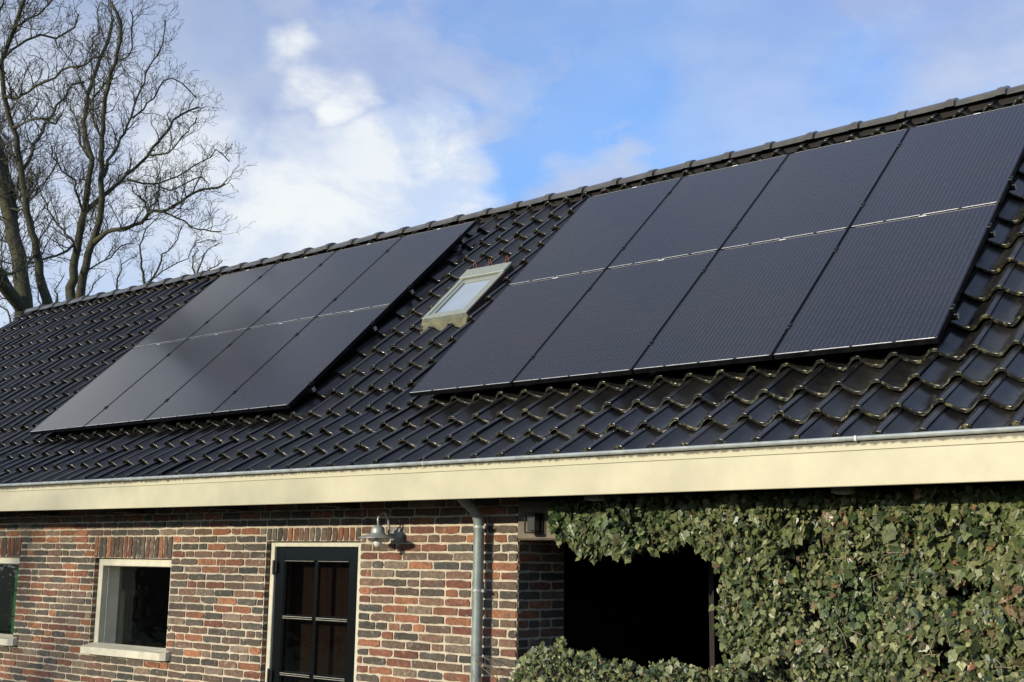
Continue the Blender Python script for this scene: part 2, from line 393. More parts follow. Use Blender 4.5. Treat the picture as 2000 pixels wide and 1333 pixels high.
# ================================================================= ground
g = MB(); g.box(-900, 900, -900, 900, -3.9, -3.2)
M_ground = mat('grass_ground', (.055, .075, .025), .95, noise=(1.2, .6, (.12, .10, .05)), bump=(8, .8, .05))
obj('ground', g, M_ground, kind='structure')
pv_ = MB(); pv_.box(-12, 10, -4.6, -.27, -3.24, -3.19)
def paving_mat():
    m = bpy.data.materials.new('clinker_paving'); m.use_nodes = True; n = m.node_tree.nodes; l = m.node_tree.links
    b = n['Principled BSDF']; b.inputs['Roughness'].default_value = .85; tc = n.new('ShaderNodeTexCoord')
    br = n.new('ShaderNodeTexBrick'); br.inputs['Scale'].default_value = 5; br.inputs['Color1'].default_value = (.16, .10, .07, 1); br.inputs['Color2'].default_value = (.11, .085, .07, 1); br.inputs['Mortar'].default_value = (.06, .055, .045, 1)
    l.new(tc.outputs['Object'], br.inputs['Vector']); l.new(br.outputs['Color'], b.inputs['Base Color']); return m
obj('terrace', pv_, paving_mat(), kind='structure')

# ================================================================= farmhouse
PITCH = 0.7405549; CS, SN = math.cos(PITCH), math.sin(PITCH)
def roofp(x, s, h=0.0): return (x, s*CS - h*SN, s*SN + h*CS)      # on the main roof slope
W = -.25                                                         # facade plane
house = thing('farmhouse', (-.6, 2.3, -3.2), 'long brick farmhouse with glossy black pantile roof and wide cream fascia', 'house')

WALL_L, WALL_R = -10.55, 1.288
OPEN = [(-3.645, -2.49, -2.030, -1.245), (-1.262, -.197, -3.3, -1.100), (-6.105, -4.945, -2.030, -1.245)]
SOLD = [(-3.66, -2.485, -1.245, -1.054, 18), (-1.262, -.197, -1.100, -.993, 17), (-6.12, -4.925, -1.245, -1.054, 18)]
PAL = [(.086, .078, .063)]*7 + [(.110, .092, .072)]*6 + [(.140, .095, .068)]*5 + [(.24, .105, .060)]*4 + [(.30, .135, .070)]*2 + [(.18, .078, .052)]*4 + [(.19, .145, .105)]*4 + [(.165, .100, .070)]*4
def brick_col():
    c = random.choice(PAL); k = random.uniform(.8, 1.3); j = random.uniform(-.012, .012)
    return (max(.01, c[0]*k+j), max(.01, c[1]*k+j*.4), max(.01, c[2]*k))
def add_brick(mb, u0, u1, v0, v1, to3d, depth=.009, skew=0.0):
    """one worn brick: jittered outline, front proud of the mortar, rounded arrises"""
    out = random.uniform(-.0015, .0025); ins = .0035; col = brick_col()
    L = u1-u0; H = v1-v0; nu = max(2, int(round(L/.045))); nv = max(1, int(round(H/.03)))
    rim = []
    for i in range(nu): rim.append((u0+L*i/nu, v0))
    for i in range(nv): rim.append((u1, v0+H*i/nv))
    for i in range(nu): rim.append((u1-L*i/nu, v1))
    for i in range(nv): rim.append((u0, v1-H*i/nv))
    cu, cv = (u0+u1)/2, (v0+v1)/2; corner = {0, nu, nu+nv, 2*nu+nv}
    back, front = [], []
    chip = random.random() < .12; ck = random.choice(list(corner))
    for i, (u, v) in enumerate(rim):
        ju, jv = random.gauss(0, .0022), random.gauss(0, .0020)
        if i in corner:
            k = .0025 + (random.uniform(.004, .014) if chip and i == ck else 0)
            u += k*(1 if u < cu else -1); v += k*.6*(1 if v < cv else -1)
        u += ju; v += jv; sk = skew*(v-v0)
        du, dv = (cu-u), (cv-v); d = math.hypot(du, dv)+1e-6
        back.append(to3d(u+sk, v, -depth)); front.append(to3d(u+sk+du/d*ins, v+(ins if dv > 0 else -ins)*.9, out))
    i0 = len(mb.v); n = len(rim); mb.v += back + front
    mb.f.append(tuple(i0+n+k for k in range(n))); mb.c.append(col)
    for k in range(n): mb.f.append((i0+k, i0+(k+1) % n, i0+n+(k+1) % n, i0+n+k)); mb.c.append(col)
def run_course(mb, x0, x1, v0, v1, to3d, phase, BL=.242):
    J = .0115; x = x0
    first = BL*(phase if phase > 0.15 else 1.0)
    L = first
    while x < x1-.02:
        e = x+L
        if x1-e < .06: e = x1
        add_brick(mb, x+J/2, min(e, x1)-J/2, v0, v1, to3d)
        x = e; L = BL*(random.choice([1, 1, 1, 1, .5, .98, 1.02])) * random.uniform(.985, 1.015)
front3d = lambda u, v, o: (u, W-o, v)
bk = MB(); CH = .061
for k in range(-3, 36):
    zt = -.993-CH*k; z0, z1 = zt-CH+.0055, zt-.0055
    cuts = [(WALL_L, WALL_R)]
    for (a, b, c, d) in OPEN + [s[:4] for s in SOLD]:
        if z1 > c+.003 and z0 < d-.003:
            nx = []
            for (p, q) in cuts:
                if b <= p or a >= q: nx.append((p, q)); continue
                if a > p: nx.append((p, a))
                if b < q: nx.append((b, q))
            cuts = nx
    for (p, q) in cuts: run_course(bk, p, q, z0, z1, front3d, random.choice([.25, .5, .75, 1.0]) if k % 2 else random.choice([1.0, .5]))
for (a, b, c, d, n) in SOLD:
    w = (b-a)/n
    for i in range(n): add_brick(bk, a+i*w+.005, a+(i+1)*w-.005, c+.002, d-.006, front3d, skew=random.uniform(-.02, .05))
# return face of the brick pier beside the opening
ret3d = lambda u, v, o: (WALL_R+o, u, v)
for k in range(-3, 36):
    zt = -.993-CH*k
    run_course(bk, W+.004, .262, zt-CH+.0055, zt-.0055, ret3d, [.5, 1.0][k % 2])
obj('brickwork', bk, M_brick, house, label='mottled red and charcoal reclaimed bricks in cream mortar')

def grid_wall(mb, x0, x1, z0, z1, y, holes, back):
    xs = sorted({x0, x1, *[min(max(h[i], x0), x1) for h in holes for i in (0, 1)]}); zs = sorted({z0, z1, *[min(max(h[i], z0), z1) for h in holes for i in (2, 3)]})
    for i in range(len(xs)-1):
        for j in range(len(zs)-1):
            cx, cz = (xs[i]+xs[i+1])/2, (zs[j]+zs[j+1])/2
            if any(h[0] < cx < h[1] and h[2] < cz < h[3] for h in holes): continue
            mb.quad((xs[i], y, zs[j]), (xs[i+1], y, zs[j]), (xs[i+1], y, zs[j+1]), (xs[i], y, zs[j+1]))
            mb.quad((xs[i], back, zs[j]), (xs[i], back, zs[j+1]), (xs[i+1], back, zs[j+1]), (xs[i+1], back, zs[j]))
    for h in holes:
        a, b, c, d = max(h[0], x0), min(h[1], x1), max(h[2], z0), min(h[3], z1)
        mb.quad((a, y, c), (a, y, d), (a, back, d), (a, back, c)); mb.quad((b, y, c), (b, back, c), (b, back, d), (b, y, d))
        mb.quad((a, y, d), (b, y, d), (b, back, d), (a, back, d)); mb.quad((a, y, c), (a, back, c), (b, back, c), (b, y, c))
wm = MB(); grid_wall(wm, WALL_L, WALL_R-.007, -3.2, -.80, W+.007, OPEN, .02)
wm.quad((WALL_R-.007, W+.007, -3.2), (WALL_R-.007, .255, -3.2), (WALL_R-.007, .255, -.8), (WALL_R-.007, W+.007, -.8))
wm.quad((WALL_R-.007, .255, -3.2), (1.0, .255, -3.2), (1.0, .255, -.8), (WALL_R-.007, .255, -.8))
obj('mortar_bed', wm, M_mortar, house)
# reveal bricks beside the frames
for (a, b, c, d) in OPEN:
    for xx, sgn in ((a, 1), (b, -1)):
        rv = MB(); z = -.993
        while z > max(c, -3.2):
            if z-CH < d:
                add_brick(rv, W+.006, W+.09, max(z-CH+.0055, c), min(z-.0055, d), (lambda u, v, o, xx=xx, sgn=sgn: (xx+sgn*(.001+o*.5), u, v)), depth=.004)
            z -= CH
        obj('brick_reveal', rv, M_brick, house)

# side and rear walls, dark inside
M_brickplain = bpy.data.materials.new('plain_brick_wall'); M_brickplain.use_nodes = True
_n = M_brickplain.node_tree.nodes; _l = M_brickplain.node_tree.links
_t = _n.new('ShaderNodeTexBrick'); _t.inputs['Scale'].default_value = 4.1; _t.inputs['Color1'].default_value = (.16, .07, .05, 1); _t.inputs['Color2'].default_value = (.06, .055, .05, 1); _t.inputs['Mortar'].default_value = (.42, .38, .3, 1)
_c = _n.new('ShaderNodeTexCoord'); _m = _n.new('ShaderNodeMapping'); _m.inputs['Rotation'].default_value = (R(90), 0, 0); _l.new(_c.outputs['Object'], _m.inputs['Vector']); _l.new(_m.outputs[0], _t.inputs['Vector']); _l.new(_t.outputs['Color'], _n['Principled BSDF'].inputs['Base Color'])
END_R = 9.0
sw = MB()
for x in (WALL_L, END_R):
    sw.poly([(x, W+.01, -3.2), (x, 5.3, -3.2), (x, 5.3, -.78), (x, 2.45, 1.95), (x, W+.01, -.78)])
sw.quad((WALL_L, 5.3, -3.2), (END_R, 5.3, -3.2), (END_R, 5.3, -.78), (WALL_L, 5.3, -.78))
obj('outer_wall', sw, M_brickplain, house)
rm = MB()
def room(mb, x0, x1, y0, y1, z0, z1):
    mb.quad((x0, y1, z0), (x1, y1, z0), (x1, y1, z1), (x0, y1, z1)); mb.quad((x0, y0, z0), (x0, y1, z0), (x0, y1, z1), (x0, y0, z1))
    mb.quad((x1, y0, z0), (x1, y0, z1), (x1, y1, z1), (x1, y1, z0)); mb.quad((x0, y0, z0), (x1, y0, z0), (x1, y1, z0), (x0, y1, z0)); mb.quad((x0, y0, z1), (x0, y1, z1), (x1, y1, z1), (x1, y0, z1))
room(rm, -10.4, 1.0, .025, 4.9, -3.15, -.83)
obj('room_lining', rm, M_interior, house, recalc=False)
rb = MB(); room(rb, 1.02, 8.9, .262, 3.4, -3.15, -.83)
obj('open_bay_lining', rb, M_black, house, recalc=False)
# things dimly visible through the square window
ip = MB(); zz = -2.9
while zz < -.9:
    add_brick(ip, -4.12, -3.93, zz+.006, zz+.055, lambda u, v, o: (u, .22-o, v)); zz += CH
obj('inner_pier', ip, M_brick, house)
st = MB()
def slab(mb, p, q, w, t):
    p, q = Vector(p), Vector(q); d = (q-p).normalized(); s = Vector((0, 1, 0)).cross(d).normalized()*w/2; y = Vector((0, t, 0))
    a, b, c, e = p-s, p+s, q+s, q-s
    mb.quad(a, b, c, e); mb.quad(a+y, e+y, c+y, b+y); mb.quad(a, e, e+y, a+y); mb.quad(b, b+y, c+y, c)
slab(st, (-5.15, 1.0, -2.25), (-4.35, 1.0, -1.62), .16, .6)
obj('stair_string', st, mat('blue_grey_board', (.05, .065, .08), .7, noise=(20, .6)), house)
bd = MB(); bd.box(-5.0, -4.86, .9, .95, -2.3, -1.55); bd.box(-4.86, -4.55, .9, .95, -1.62, -1.55); bd.box(-4.62, -4.55, .9, .95, -2.1, -1.62)
obj('inner_door_frame', bd, mat('dim_cream_wood', (.10, .09, .07), .7), house)

# windows: square deep frame
def window(x0, x1, z0, z1, casement=False, sill_x=None):
    y0 = W+.05
    f = MB(); w = .072
    f.box(x0, x0+w, y0, y0+.055, z0, z1, .004); f.box(x1-w, x1, y0, y0+.055, z0, z1, .004); f.box(x0+w, x1-w, y0+.001, y0+.055, z1-.062, z1, .004); f.box(x0+w, x1-w, y0+.001, y0+.055, z0, z0+.02, .003)
    # deep inner lining
    f.box(x0+w-.004, x0+w+.012, y0+.056, y0+.20, z0+.01, z1-.05); f.box(x1-w-.012, x1-w+.004, y0+.056, y0+.20, z0+.01, z1-.05); f.box(x0+w, x1-w, y0+.056, y0+.20, z1-.068, z1-.055)
    win = obj('window', f, M_cream_frame, house)
    p = MB(); p.box(x0+w+.01, x1-w-.01, y0+.17, y0+.176, z0+.01, z1-.066); obj('pane', p, M_glass, win)
    s = MB(); a, b = sill_x
    ys, yf = y0-.002, W-.08
    zt, zb = z0+.042, z0-.050
    s.poly([(a, yf, z0+.010), (b-.035, yf, z0+.010), (b, yf+.035, z0+.014), (b, ys, zt), (a, ys, zt)])
    s.poly([(a, yf, zb), (a, ys, zb), (b, ys, zb), (b, yf+.035, zb), (b-.035, yf, zb)])
    ring = [(a, yf), (b-.035, yf), (b, yf+.035), (b, ys), (a, ys)]
    zts = [z0+.010, z0+.010, z0+.014, zt, zt]
    for i in range(5):
        j = (i+1) % 5; s.quad((*ring[i], zb), (*ring[j], zb), (*ring[j], zts[j]), (*ring[i], zts[i]))
    obj('sill', s, M_cream_frame, win)
    if casement:
        c = MB(); c.box(x1-.675, x1-.585, y0+.30, y0+.33, z0-.2, z1-.05, .003)
        obj('casement', c, M_green, win, label='green casement stile behind the glass')
        for zc in (z0+.19, z0+.45):
            c = MB(); c.box(x1-.76, x1-.56, y0+.27, y0+.29, zc-.008, zc+.008, .002); obj('latch_bar', c, M_iron, win)
        c = MB(); c.box(x1-1.10, x1-.95, y0+.50, y0+.52, z0+.08, z0+.38); obj('pale_card', c, mat('pale_card', (.22, .26, .26), .8), win)
    return win
window(-3.65, -2.488, -2.025, -1.252, sill_x=(-3.635, -2.42))
window(-6.11, -4.943, -2.025, -1.252, True, sill_x=(-6.09, -4.85))

# door
dx0, dx1, dz1 = -1.262, -.197, -1.103
y0 = W+.05
df = MB(); df.box(dx0, dx0+.048, y0, y0+.07, -3.2, dz1, .004); df.box(dx1-.075, dx1, y0, y0+.07, -3.2, dz1, .004); df.box(dx0+.048, dx1-.075, y0+.001, y0+.07, dz1-.038, dz1, .004)
door = obj('door', df, M_cream_frame, house, label='black glazed door in a cream frame')
lf = MB(); lx0, lx1, lz1 = dx0+.052, dx1-.079, dz1-.043; ly = y0+.018
stile_l, stile_r, top = lx0+.098, lx1-.105, -1.246
rows = [(-1.246, -1.654), (-1.694, -2.077), (-2.117, -2.50)]
lf.box(lx0, stile_l, ly, ly+.045, -3.17, lz1, .003); lf.box(stile_r, lx1, ly, ly+.045, -3.17, lz1, .003)
lf.box(stile_l, stile_r, ly+.001, ly+.045, top, lz1-.001, .003); lf.box(stile_l, stile_r, ly+.001, ly+.045, -3.17, -2.52, .003)
lf.box(stile_l+.09, stile_r-.09, ly-.006, ly+.002, -3.0, -2.65, .006)
leaf = obj('door_leaf', lf, M_door, door)
mu = MB(); mx = (stile_l+stile_r)/2
mu.box(mx-.018, mx+.018, ly+.004, ly+.04, -2.52, top, .007)
for (a, b) in zip(rows[:-1], rows[1:]):
    zc0, zc1 = b[0], a[1]
    for (p, q) in ((stile_l, mx-.019), (mx+.019, stile_r)):
        mu.box(p, q, ly+.008, ly+.04, zc0, zc0+.015, .006); mu.box(p, q, ly+.001, ly+.04, zc0+.013, zc1-.012, .006); mu.box(p, q, ly+.008, ly+.04, zc1-.014, zc1, .006)
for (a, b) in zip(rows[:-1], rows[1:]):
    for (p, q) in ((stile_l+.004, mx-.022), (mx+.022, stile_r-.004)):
        pt_ = MB()  # thin pale strips stand in for bright glints on the horizontal bars
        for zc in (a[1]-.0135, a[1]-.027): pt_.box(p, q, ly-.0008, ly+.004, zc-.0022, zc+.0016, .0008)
        obj('glint_line', pt_, M_glint, door)
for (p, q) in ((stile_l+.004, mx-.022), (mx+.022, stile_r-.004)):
    pt_ = MB(); pt_.box(p, q, ly-.0028, ly+.0, top-.004, top-.0015, .0006); obj('glint_line', pt_, M_glint, door)
for (p, q) in ((stile_l, mx-.019), (mx+.019, stile_r)): mu.box(p, q, ly-.001, ly+.03, top-.010, top+.006, .004)
for zz in (stile_l, ): mu.box(zz-.004, zz+.010, ly+.006, ly+.03, -2.5, top-.012, .004)
obj('glazing_bars', mu, M_door, door)
cu = MB()
for i in range(24):
    a, b = stile_l-.1+i*.04, stile_l-.06+i*.04; ya, yb = ly+.16+.012*(i % 2), ly+.16+.012*((i+1) % 2)
    cu.quad((a, ya, -3.0), (b, yb, -3.0), (b, yb, -1.15), (a, ya, -1.15))
obj('curtain', cu, mat('brown_curtain', (.024, .013, .010), .9, noise=(9, .9, (.012, .007, .006))), door)
gp = MB()
gp.box(stile_l, stile_r, ly+.026, ly+.031, -2.51, top+.002)
obj('door_pane', gp, glass('door_glass', (.74, .70, .66), bump=.35), door)
# curtain added behind the door glass to give the panes a red-brown tone
for zz in (-1.30, -2.12):
    hg = MB(); hg.tube([(lx0-.004, y0-.006, zz-.055), (lx0-.004, y0-.006, zz+.055)], .009, 8); hg.box(lx0-.014, lx0+.03, y0-.001, y0+.003+.012, zz-.04, zz+.04, .002)
    obj('hinge', hg, M_iron, door)
hn = MB(); hn.tube([(lx1-.05, ly-.002, -2.35), (lx1-.05, ly-.045, -2.35), (lx1-.16, ly-.045, -2.35)], .009, 8)
obj('door_handle', hn, M_iron, door)

# eaves: fascia, strip, gutter, soffit (with the slight sag of an old roof)
def sag(x): return -.014*max(0.0, 1-((x-.6)/5.6)**2)
XS = [i*.5 for i in range(-22, 19)]; XS[0] = -10.75
def profile_strip(mb, prof, dz=sag):
    """prof: list of (y, z) extruded along the eaves"""
    b = len(mb.v); n = len(prof)
    for x in XS:
        for (y, z) in prof: mb.v.append((x, y, z+dz(x)))
    for i in range(len(XS)-1):
        for j in range(n-1):
            a = b+i*n+j; mb.f.append((a, a+n, a+n+1, a+1)); mb.c.append(None)
    mb.f.append(tuple(b+j for j in range(n))); mb.c.append(None); mb.f.append(tuple(b+(len(XS)-1)*n+j for j in range(n))); mb.c.append(None)
fa = MB(); profile_strip(fa, [(-.776, -.840), (-.797, -.840), (-.800, -.837), (-.800, -.668), (-.797, -.665), (-.776, -.665)])
obj('fascia', fa, M_cream, house, label='wide cream fascia board under the gutter')
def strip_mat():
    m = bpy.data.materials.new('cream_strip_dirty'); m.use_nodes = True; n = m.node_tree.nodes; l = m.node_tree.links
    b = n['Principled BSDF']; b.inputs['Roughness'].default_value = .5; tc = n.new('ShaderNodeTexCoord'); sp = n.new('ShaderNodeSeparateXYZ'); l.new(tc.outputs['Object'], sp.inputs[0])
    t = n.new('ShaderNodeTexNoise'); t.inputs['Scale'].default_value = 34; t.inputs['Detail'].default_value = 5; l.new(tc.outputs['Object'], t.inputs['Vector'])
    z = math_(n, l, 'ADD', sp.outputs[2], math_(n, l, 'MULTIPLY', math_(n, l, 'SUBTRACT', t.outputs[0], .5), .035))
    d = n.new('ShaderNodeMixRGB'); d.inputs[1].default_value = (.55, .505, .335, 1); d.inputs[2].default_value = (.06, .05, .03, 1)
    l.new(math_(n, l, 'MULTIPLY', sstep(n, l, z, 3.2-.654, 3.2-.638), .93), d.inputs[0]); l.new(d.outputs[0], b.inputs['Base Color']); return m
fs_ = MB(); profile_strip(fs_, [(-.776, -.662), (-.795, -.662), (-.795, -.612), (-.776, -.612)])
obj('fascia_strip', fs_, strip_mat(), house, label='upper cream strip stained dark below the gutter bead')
gu = MB()
bead = [(-.800-.011+.013*math.cos(a), -.606+.0125*math.sin(a)) for a in [math.pi*2*i/10 for i in range(10)]]
profile_strip(gu, bead+[bead[0]])
profile_strip(gu, [(-.797, -.610), (-.775, -.612), (-.772, -.66), (-.62, -.66), (-.60, -.60), (-.603, -.60), (-.622, -.657), (-.770, -.657), (-.772, -.608), (-.797, -.606)])
for x in (-8.1, -5.4, -2.3, .95, 3.9, 6.6): gu.box(x, x+.016, -.826, -.797, -.6215+sag(x), -.5915+sag(x), .003)
obj('gutter', gu, M_zinc, house, smooth=False, label='zinc box gutter with rolled bead')
sf = MB(); profile_strip(sf, [(-.775, -.825), (-.775, -.815), (W+.3, -.815), (W+.3, -.825)], lambda x: 0)
obj('soffit', sf, M_soffit, house)
for x in (-8.6, -7.2, -5.75, -4.35, -2.94, -1.535, -.261):
    rt = MB(); rt.box(x-.03, x+.03, -.62, W+.0, -.862, -.826, .004); obj('rafter_tail', rt, M_dark, house)

# ---------------------------------------------------------------- pantile roof
TW, TR = .2245, .308
def ridge_s(x):
    xs = [-10.8, -8.8, -6.2, -4, -1.6, 1, 3.2, 6, 9.2]; ss = [3.53, 3.47, 3.42, 3.40, 3.405, 3.48, 3.535, 3.55, 3.55]
    return float(np.interp(x, xs, ss))
def tile_h(t):                                  # t = 0..1 across one tile, starts just right of the roll's lap line
    x = t*TW + .030                             # distance right of the crest centre
    ph = 2*math.pi*x/TW
    c = .5+.5*math.cos(ph)
    return .070*(.5*float(np.interp((x/TW) % 1.0, PX_, PY_)) + .5*c**1.1) - .002*math.sin(ph)
PX_ = [0, .06, .11, .15, .20, .54, .60, .67, .74, .81, .87, .93, 1.0]
PY_ = [1, .975, .91, .81, .68, .075, .015, .03, .20, .50, .78, .95, 1.0]
prof_t = [0, .045, .15, .28, .415, .475, .54, .61, .68, .74, .80, .855, .905, .95, 1.0]
NT = len(prof_t)
tv, tf, tcv = [], [], []
FL = R(33.5); s_k = .03
def rowpoint(x, s, h):
    """bend the slope at s_k into the flatter eaves part"""
    if s >= s_k: return roofp(x, s, h)
    K = roofp(x, s_k, 0); d = s_k-s
    # normals blended so the tiles keep their depth across the bend
    hx, hz = -math.sin(FL), math.cos(FL)
    base = (x, K[1]-d*math.cos(FL), K[2]-d*math.sin(FL))
    # the eaves tiles start at the same depth as the main ones at the bend
    return (x, base[1]+h*(-math.sin(FL)), base[2]+h*math.cos(FL))
BASE = -.203
C0 = int(math.floor((-10.72+.31)/TW)); C1 = int(math.ceil((9.1+.31)/TW))
SKY = (-.905, -.372, 1.262, 2.18)               # cut-out for the roof window
for k in range(-3, 12):
    s0 = s_k + TR*k
    for c in range(C0, C1):
        xc = -.31 + c*TW
        dx = random.gauss(0, .0022); ds = random.gauss(0, .0035); dh = random.gauss(0, .0015); tilt = random.gauss(0, .0035)
        sN = s0+ds; sB = s0+TR+.025
        if k == 11: sB = min(sB, ridge_s(xc)+.06)
        mossy = random.random()**1.5; tone = random.random()**2.2
        def pt(x, s, h):
            if k < 0:
                K = rowpoint(x, s, h); return K
            return roofp(x, s, h)
        rise = .035
        if random.random() < .04: tilt *= 2.2; ds += random.gauss(0, .004)
        if k == 0: rise = .048; dh -= .008
        rows_ = [(sN+.008, rise-.026, .3), (sN, rise-.018, .5), (sN, rise-.008, .85), (sN+.0025, rise-.001, 1.0), (sN+.006, rise+.0025, .9), (sN+.011, rise+.0030, .6), (sN+.016, rise+.0010, .3), (sN+.022, rise, .1), (sN+.05, rise*.92, 0.0), (sB, -.004, 0.0)]
        i0 = len(tv)
        for (s, hh, ed) in rows_:
            for j, t in enumerate(prof_t):
                x = xc+.030+t*TW*1.012+dx
                h = BASE+tile_h(t)+hh+dh+tilt*(t-.5)+(.010*max(0, t-.80)/.20)
                if s == rows_[0][0]: h = h
                tv.append(pt(x, s, h))
        for r in range(len(rows_)-1):
            for j in range(NT-1):
                xm = xc+.020+(prof_t[j]+.5/(NT-1))*TW
                if 4 <= k <= 6 and SKY[0] < xm < SKY[1]: continue
                a = i0+r*NT+j; tf.append((a, a+1, a+NT+1, a+NT))
                e0 = .85*(rows_[r][2]+rows_[r+1][2])/2 * float(np.interp(xc, [-6, -1, 1.5, 4], [.25, .38, .75, 1.15]) * (.6+.6*mossy)); e0 = min(1, e0)
                trough = max(0.0, math.sin(math.pi*(prof_t[j])))**2
                tcv.append((e0, min(1, (.25+.6*mossy)*trough if r >= 6 else .3), tone))
        # right-hand lap edge of the roll
        for r in range(len(rows_)-1):
            if 4 <= k <= 6 and SKY[0] < xc+TW+.02 < SKY[1]: continue
            a = i0+r*NT+NT-1; b = a+NT
            i1 = len(tv); pa, pb = tv[a], tv[b]
            tv += [(pa[0]+.0015, pa[1]+.005, pa[2]-.0065), (pb[0]+.0015, pb[1]+.005, pb[2]-.0065)]
            tf.append((a, i1, i1+1, b)); tcv.append((.0, .2, tone))
tm = MB(); tm.v = tv; tm.f = tf; tm.c = tcv
roof = obj('tiled_roof', tm, M_tile, house, recalc=False, smooth=True, label='glossy black pantile roof with olive moss along the tile edges')
try:
    roof.data.set_sharp_from_angle(angle=R(40))
except Exception: pass
# roof deck below the tiles, rear slope and eaves board
dk = MB()
for i in range(len(XS)-1):
    a, b = XS[i], XS[i+1]
    def R3(x, s, h): return roofp(x, s, h)
    if not (a < -.26 and b > -.91):
        dk.quad(R3(a, .03, -.21), R3(b, .03, -.21), R3(b, ridge_s(b)-.02, -.21), R3(a, ridge_s(a)-.02, -.21))
    else:
        dk.quad(R3(a, .03, -.21), R3(b, .03, -.21), R3(b, 1.24, -.21), R3(a, 1.24, -.21)); dk.quad(R3(a, 2.2, -.21), R3(b, 2.2, -.21), R3(b, ridge_s(b)-.02, -.21), R3(a, ridge_s(a)-.02, -.21))
    K = R3(0, .03, -.21); e = (K[1]-.90*math.cos(FL), K[2]-.90*math.sin(FL))
    dk.quad((a, e[0], e[1]), (b, e[0], e[1]), (b, K[1], K[2]), (a, K[1], K[2]))
obj('roof_deck', dk, M_dark, house)
rs = MB()
for i in range(len(XS)-1):
    a, b = XS[i], XS[i+1]; pa, pb = roofp(a, ridge_s(a)+.03, -.12), roofp(b, ridge_s(b)+.03, -.12)
    rs.quad((b, pb[1]+.05, pb[2]), (a, pa[1]+.05, pa[2]), (a, 5.9, -.9), (b, 5.9, -.9))
obj('rear_slope', rs, M_tile, house)
# ridge tiles: tapered half rounds, wide end to the right
rd = MB(); x = -10.62; RL = .395
while x < 9.0:
    n = 14; s_m = ridge_s(x+RL/2)
    y_, z_ = roofp(0, s_m, -.1)[1:]; cy, cz = y_+.102, z_+.012+random.gauss(0, .002)
    tl = random.gauss(0, .0025)
    secs = [(0, .098, 0), (.33, .110, .001), (.345, .118, .004), (.370, .121, .006), (.380, .118, .005), (.400, .119, .005), (.415, .119, .005)]
    b0 = len(rd.v)
    for (dx_, r, up) in secs:
        for j in range(n+1):
            a = math.pi*1.04*(j/n)-math.pi*.02; rd.v.append((x+dx_, cy-r*math.cos(a)*1.0, cz+up*.6+tl*dx_*4+r*math.sin(a)*.74))
    for i in range(len(secs)-1):
        for j in range(n):
            a = b0+i*(n+1)+j; rd.f.append((a, a+1, a+n+2, a+n+1)); rd.c.append(None)
    # thick end face
    b1 = len(rd.v); r = .098
    for j in range(n+1):
        a = math.pi*1.04*(j/n)-math.pi*.02; rd.v.append((x+.415, cy-r*math.cos(a), cz+tl+r*math.sin(a)*.74))
    e = b0+(len(secs)-1)*(n+1)
    for j in range(n): rd.f.append((e+j, e+j+1, b1+j+1, b1+j)); rd.c.append(None)
    x += RL
rdo = obj('ridge_tiles', rd, M_ridge, house, smooth=True, recalc=False, label='row of half round ridge tiles')
try: rdo.data.set_sharp_from_angle(angle=R(35))
except Exception: pass
ru = MB()
for i in range(len(XS)-1):
    a, b = XS[i], XS[i+1]; pa, pb = roofp(a, ridge_s(a)-.03, -.155), roofp(b, ridge_s(b)-.03, -.155)
    ru.quad((a, pa[1], pa[2]), (b, pb[1], pb[2]), (b, pb[1]+.06, pb[2]+.10), (a, pa[1]+.06, pa[2]+.10))
obj('ridge_underlay', ru, M_dark, house)
# left verge board
vg = MB()
a = roofp(-10.68, -.0, -.25); b = roofp(-10.68, 3.5, -.25); c = roofp(-10.68, 3.5, -.15); d = roofp(-10.68, 0, -.15)
vg.poly([a, b, c, d]); vg.poly([(q[0]-.03, q[1], q[2]) for q in (a, b, c, d)])
obj('verge_board', vg, M_dark, house)

# roof window in the tiles
def rbox(mb, x0, x1, s0, s1, h0, h1, bev=.003):
    t = MB(); t.box(x0, x1, s0, s1, h0, h1, bev); i = len(mb.v)
    mb.v += [roofp(*p) for p in t.v]; mb.f += [tuple(i+k for k in f) for f in t.f]; mb.c += t.c
X0, X1, S0, S1 = -.880, -.362, 1.318, 2.112; hT = -.074
fl = MB()
# lead apron draped over the tiles below
na = 30; i0 = len(fl.v)
for r, (s, hh) in enumerate(((1.35, -.10), (1.30, -.115), (1.268, -.13), (1.246, -.131))):
    for j in range(na+1):
        x = -.905+(.56)*j/na; t = ((x+.31-.030)/TW) % 1.0
        hw = BASE+tile_h(t)+.012
        w = [0, .25, .8, 1.0][r]; ss = s - (.006*math.sin(j*1.7) if r == 3 else 0)
        fl.v.append(roofp(x, ss, (1-w)*hh+w*hw))
for r in range(3):
    for j in range(na): q = i0+r*(na+1)+j; fl.f.append((q, q+1, q+na+2, q+na+1)); fl.c.append(None)
win_r = obj('roof_window', fl, M_lead, house, label='small grey-green roof window between the two solar arrays')
sg = MB(); rbox(sg, -.965, X0-.001, S0-.03, S1+.05, -.19, -.135); rbox(sg, X1+.001, -.335, S0-.03, S1+.05, -.19, -.135); rbox(sg, -.93, -.35, S1, S1+.09, -.19, -.13)
rbox(sg, X1+.0005, X1+.014, S0-.005, S1-.02, -.19, hT-.006, 0)
obj('side_flashing', sg, mat('brown_flashing', (.018, .012, .010), .7, noise=(15, .8, (.06, .025, .015))), win_r)
of = MB(); rbox(of, X0, X0+.05, S0, S1, -.19, hT); rbox(of, X1-.05, X1, S0, S1, -.19, hT); rbox(of, X0+.05, X1-.05, S0, S0+.045, -.19, hT-.002); rbox(of, X0+.05, X1-.05, S1-.05, S1, -.19, hT-.002)
obj('frame', of, M_vel, win_r)
hd = MB(); rbox(hd, X0-.006, X1+.006, S1-.145, S1+.006, -.16, hT+.014, .006)
obj('top_hood', hd, M_vel, win_r)
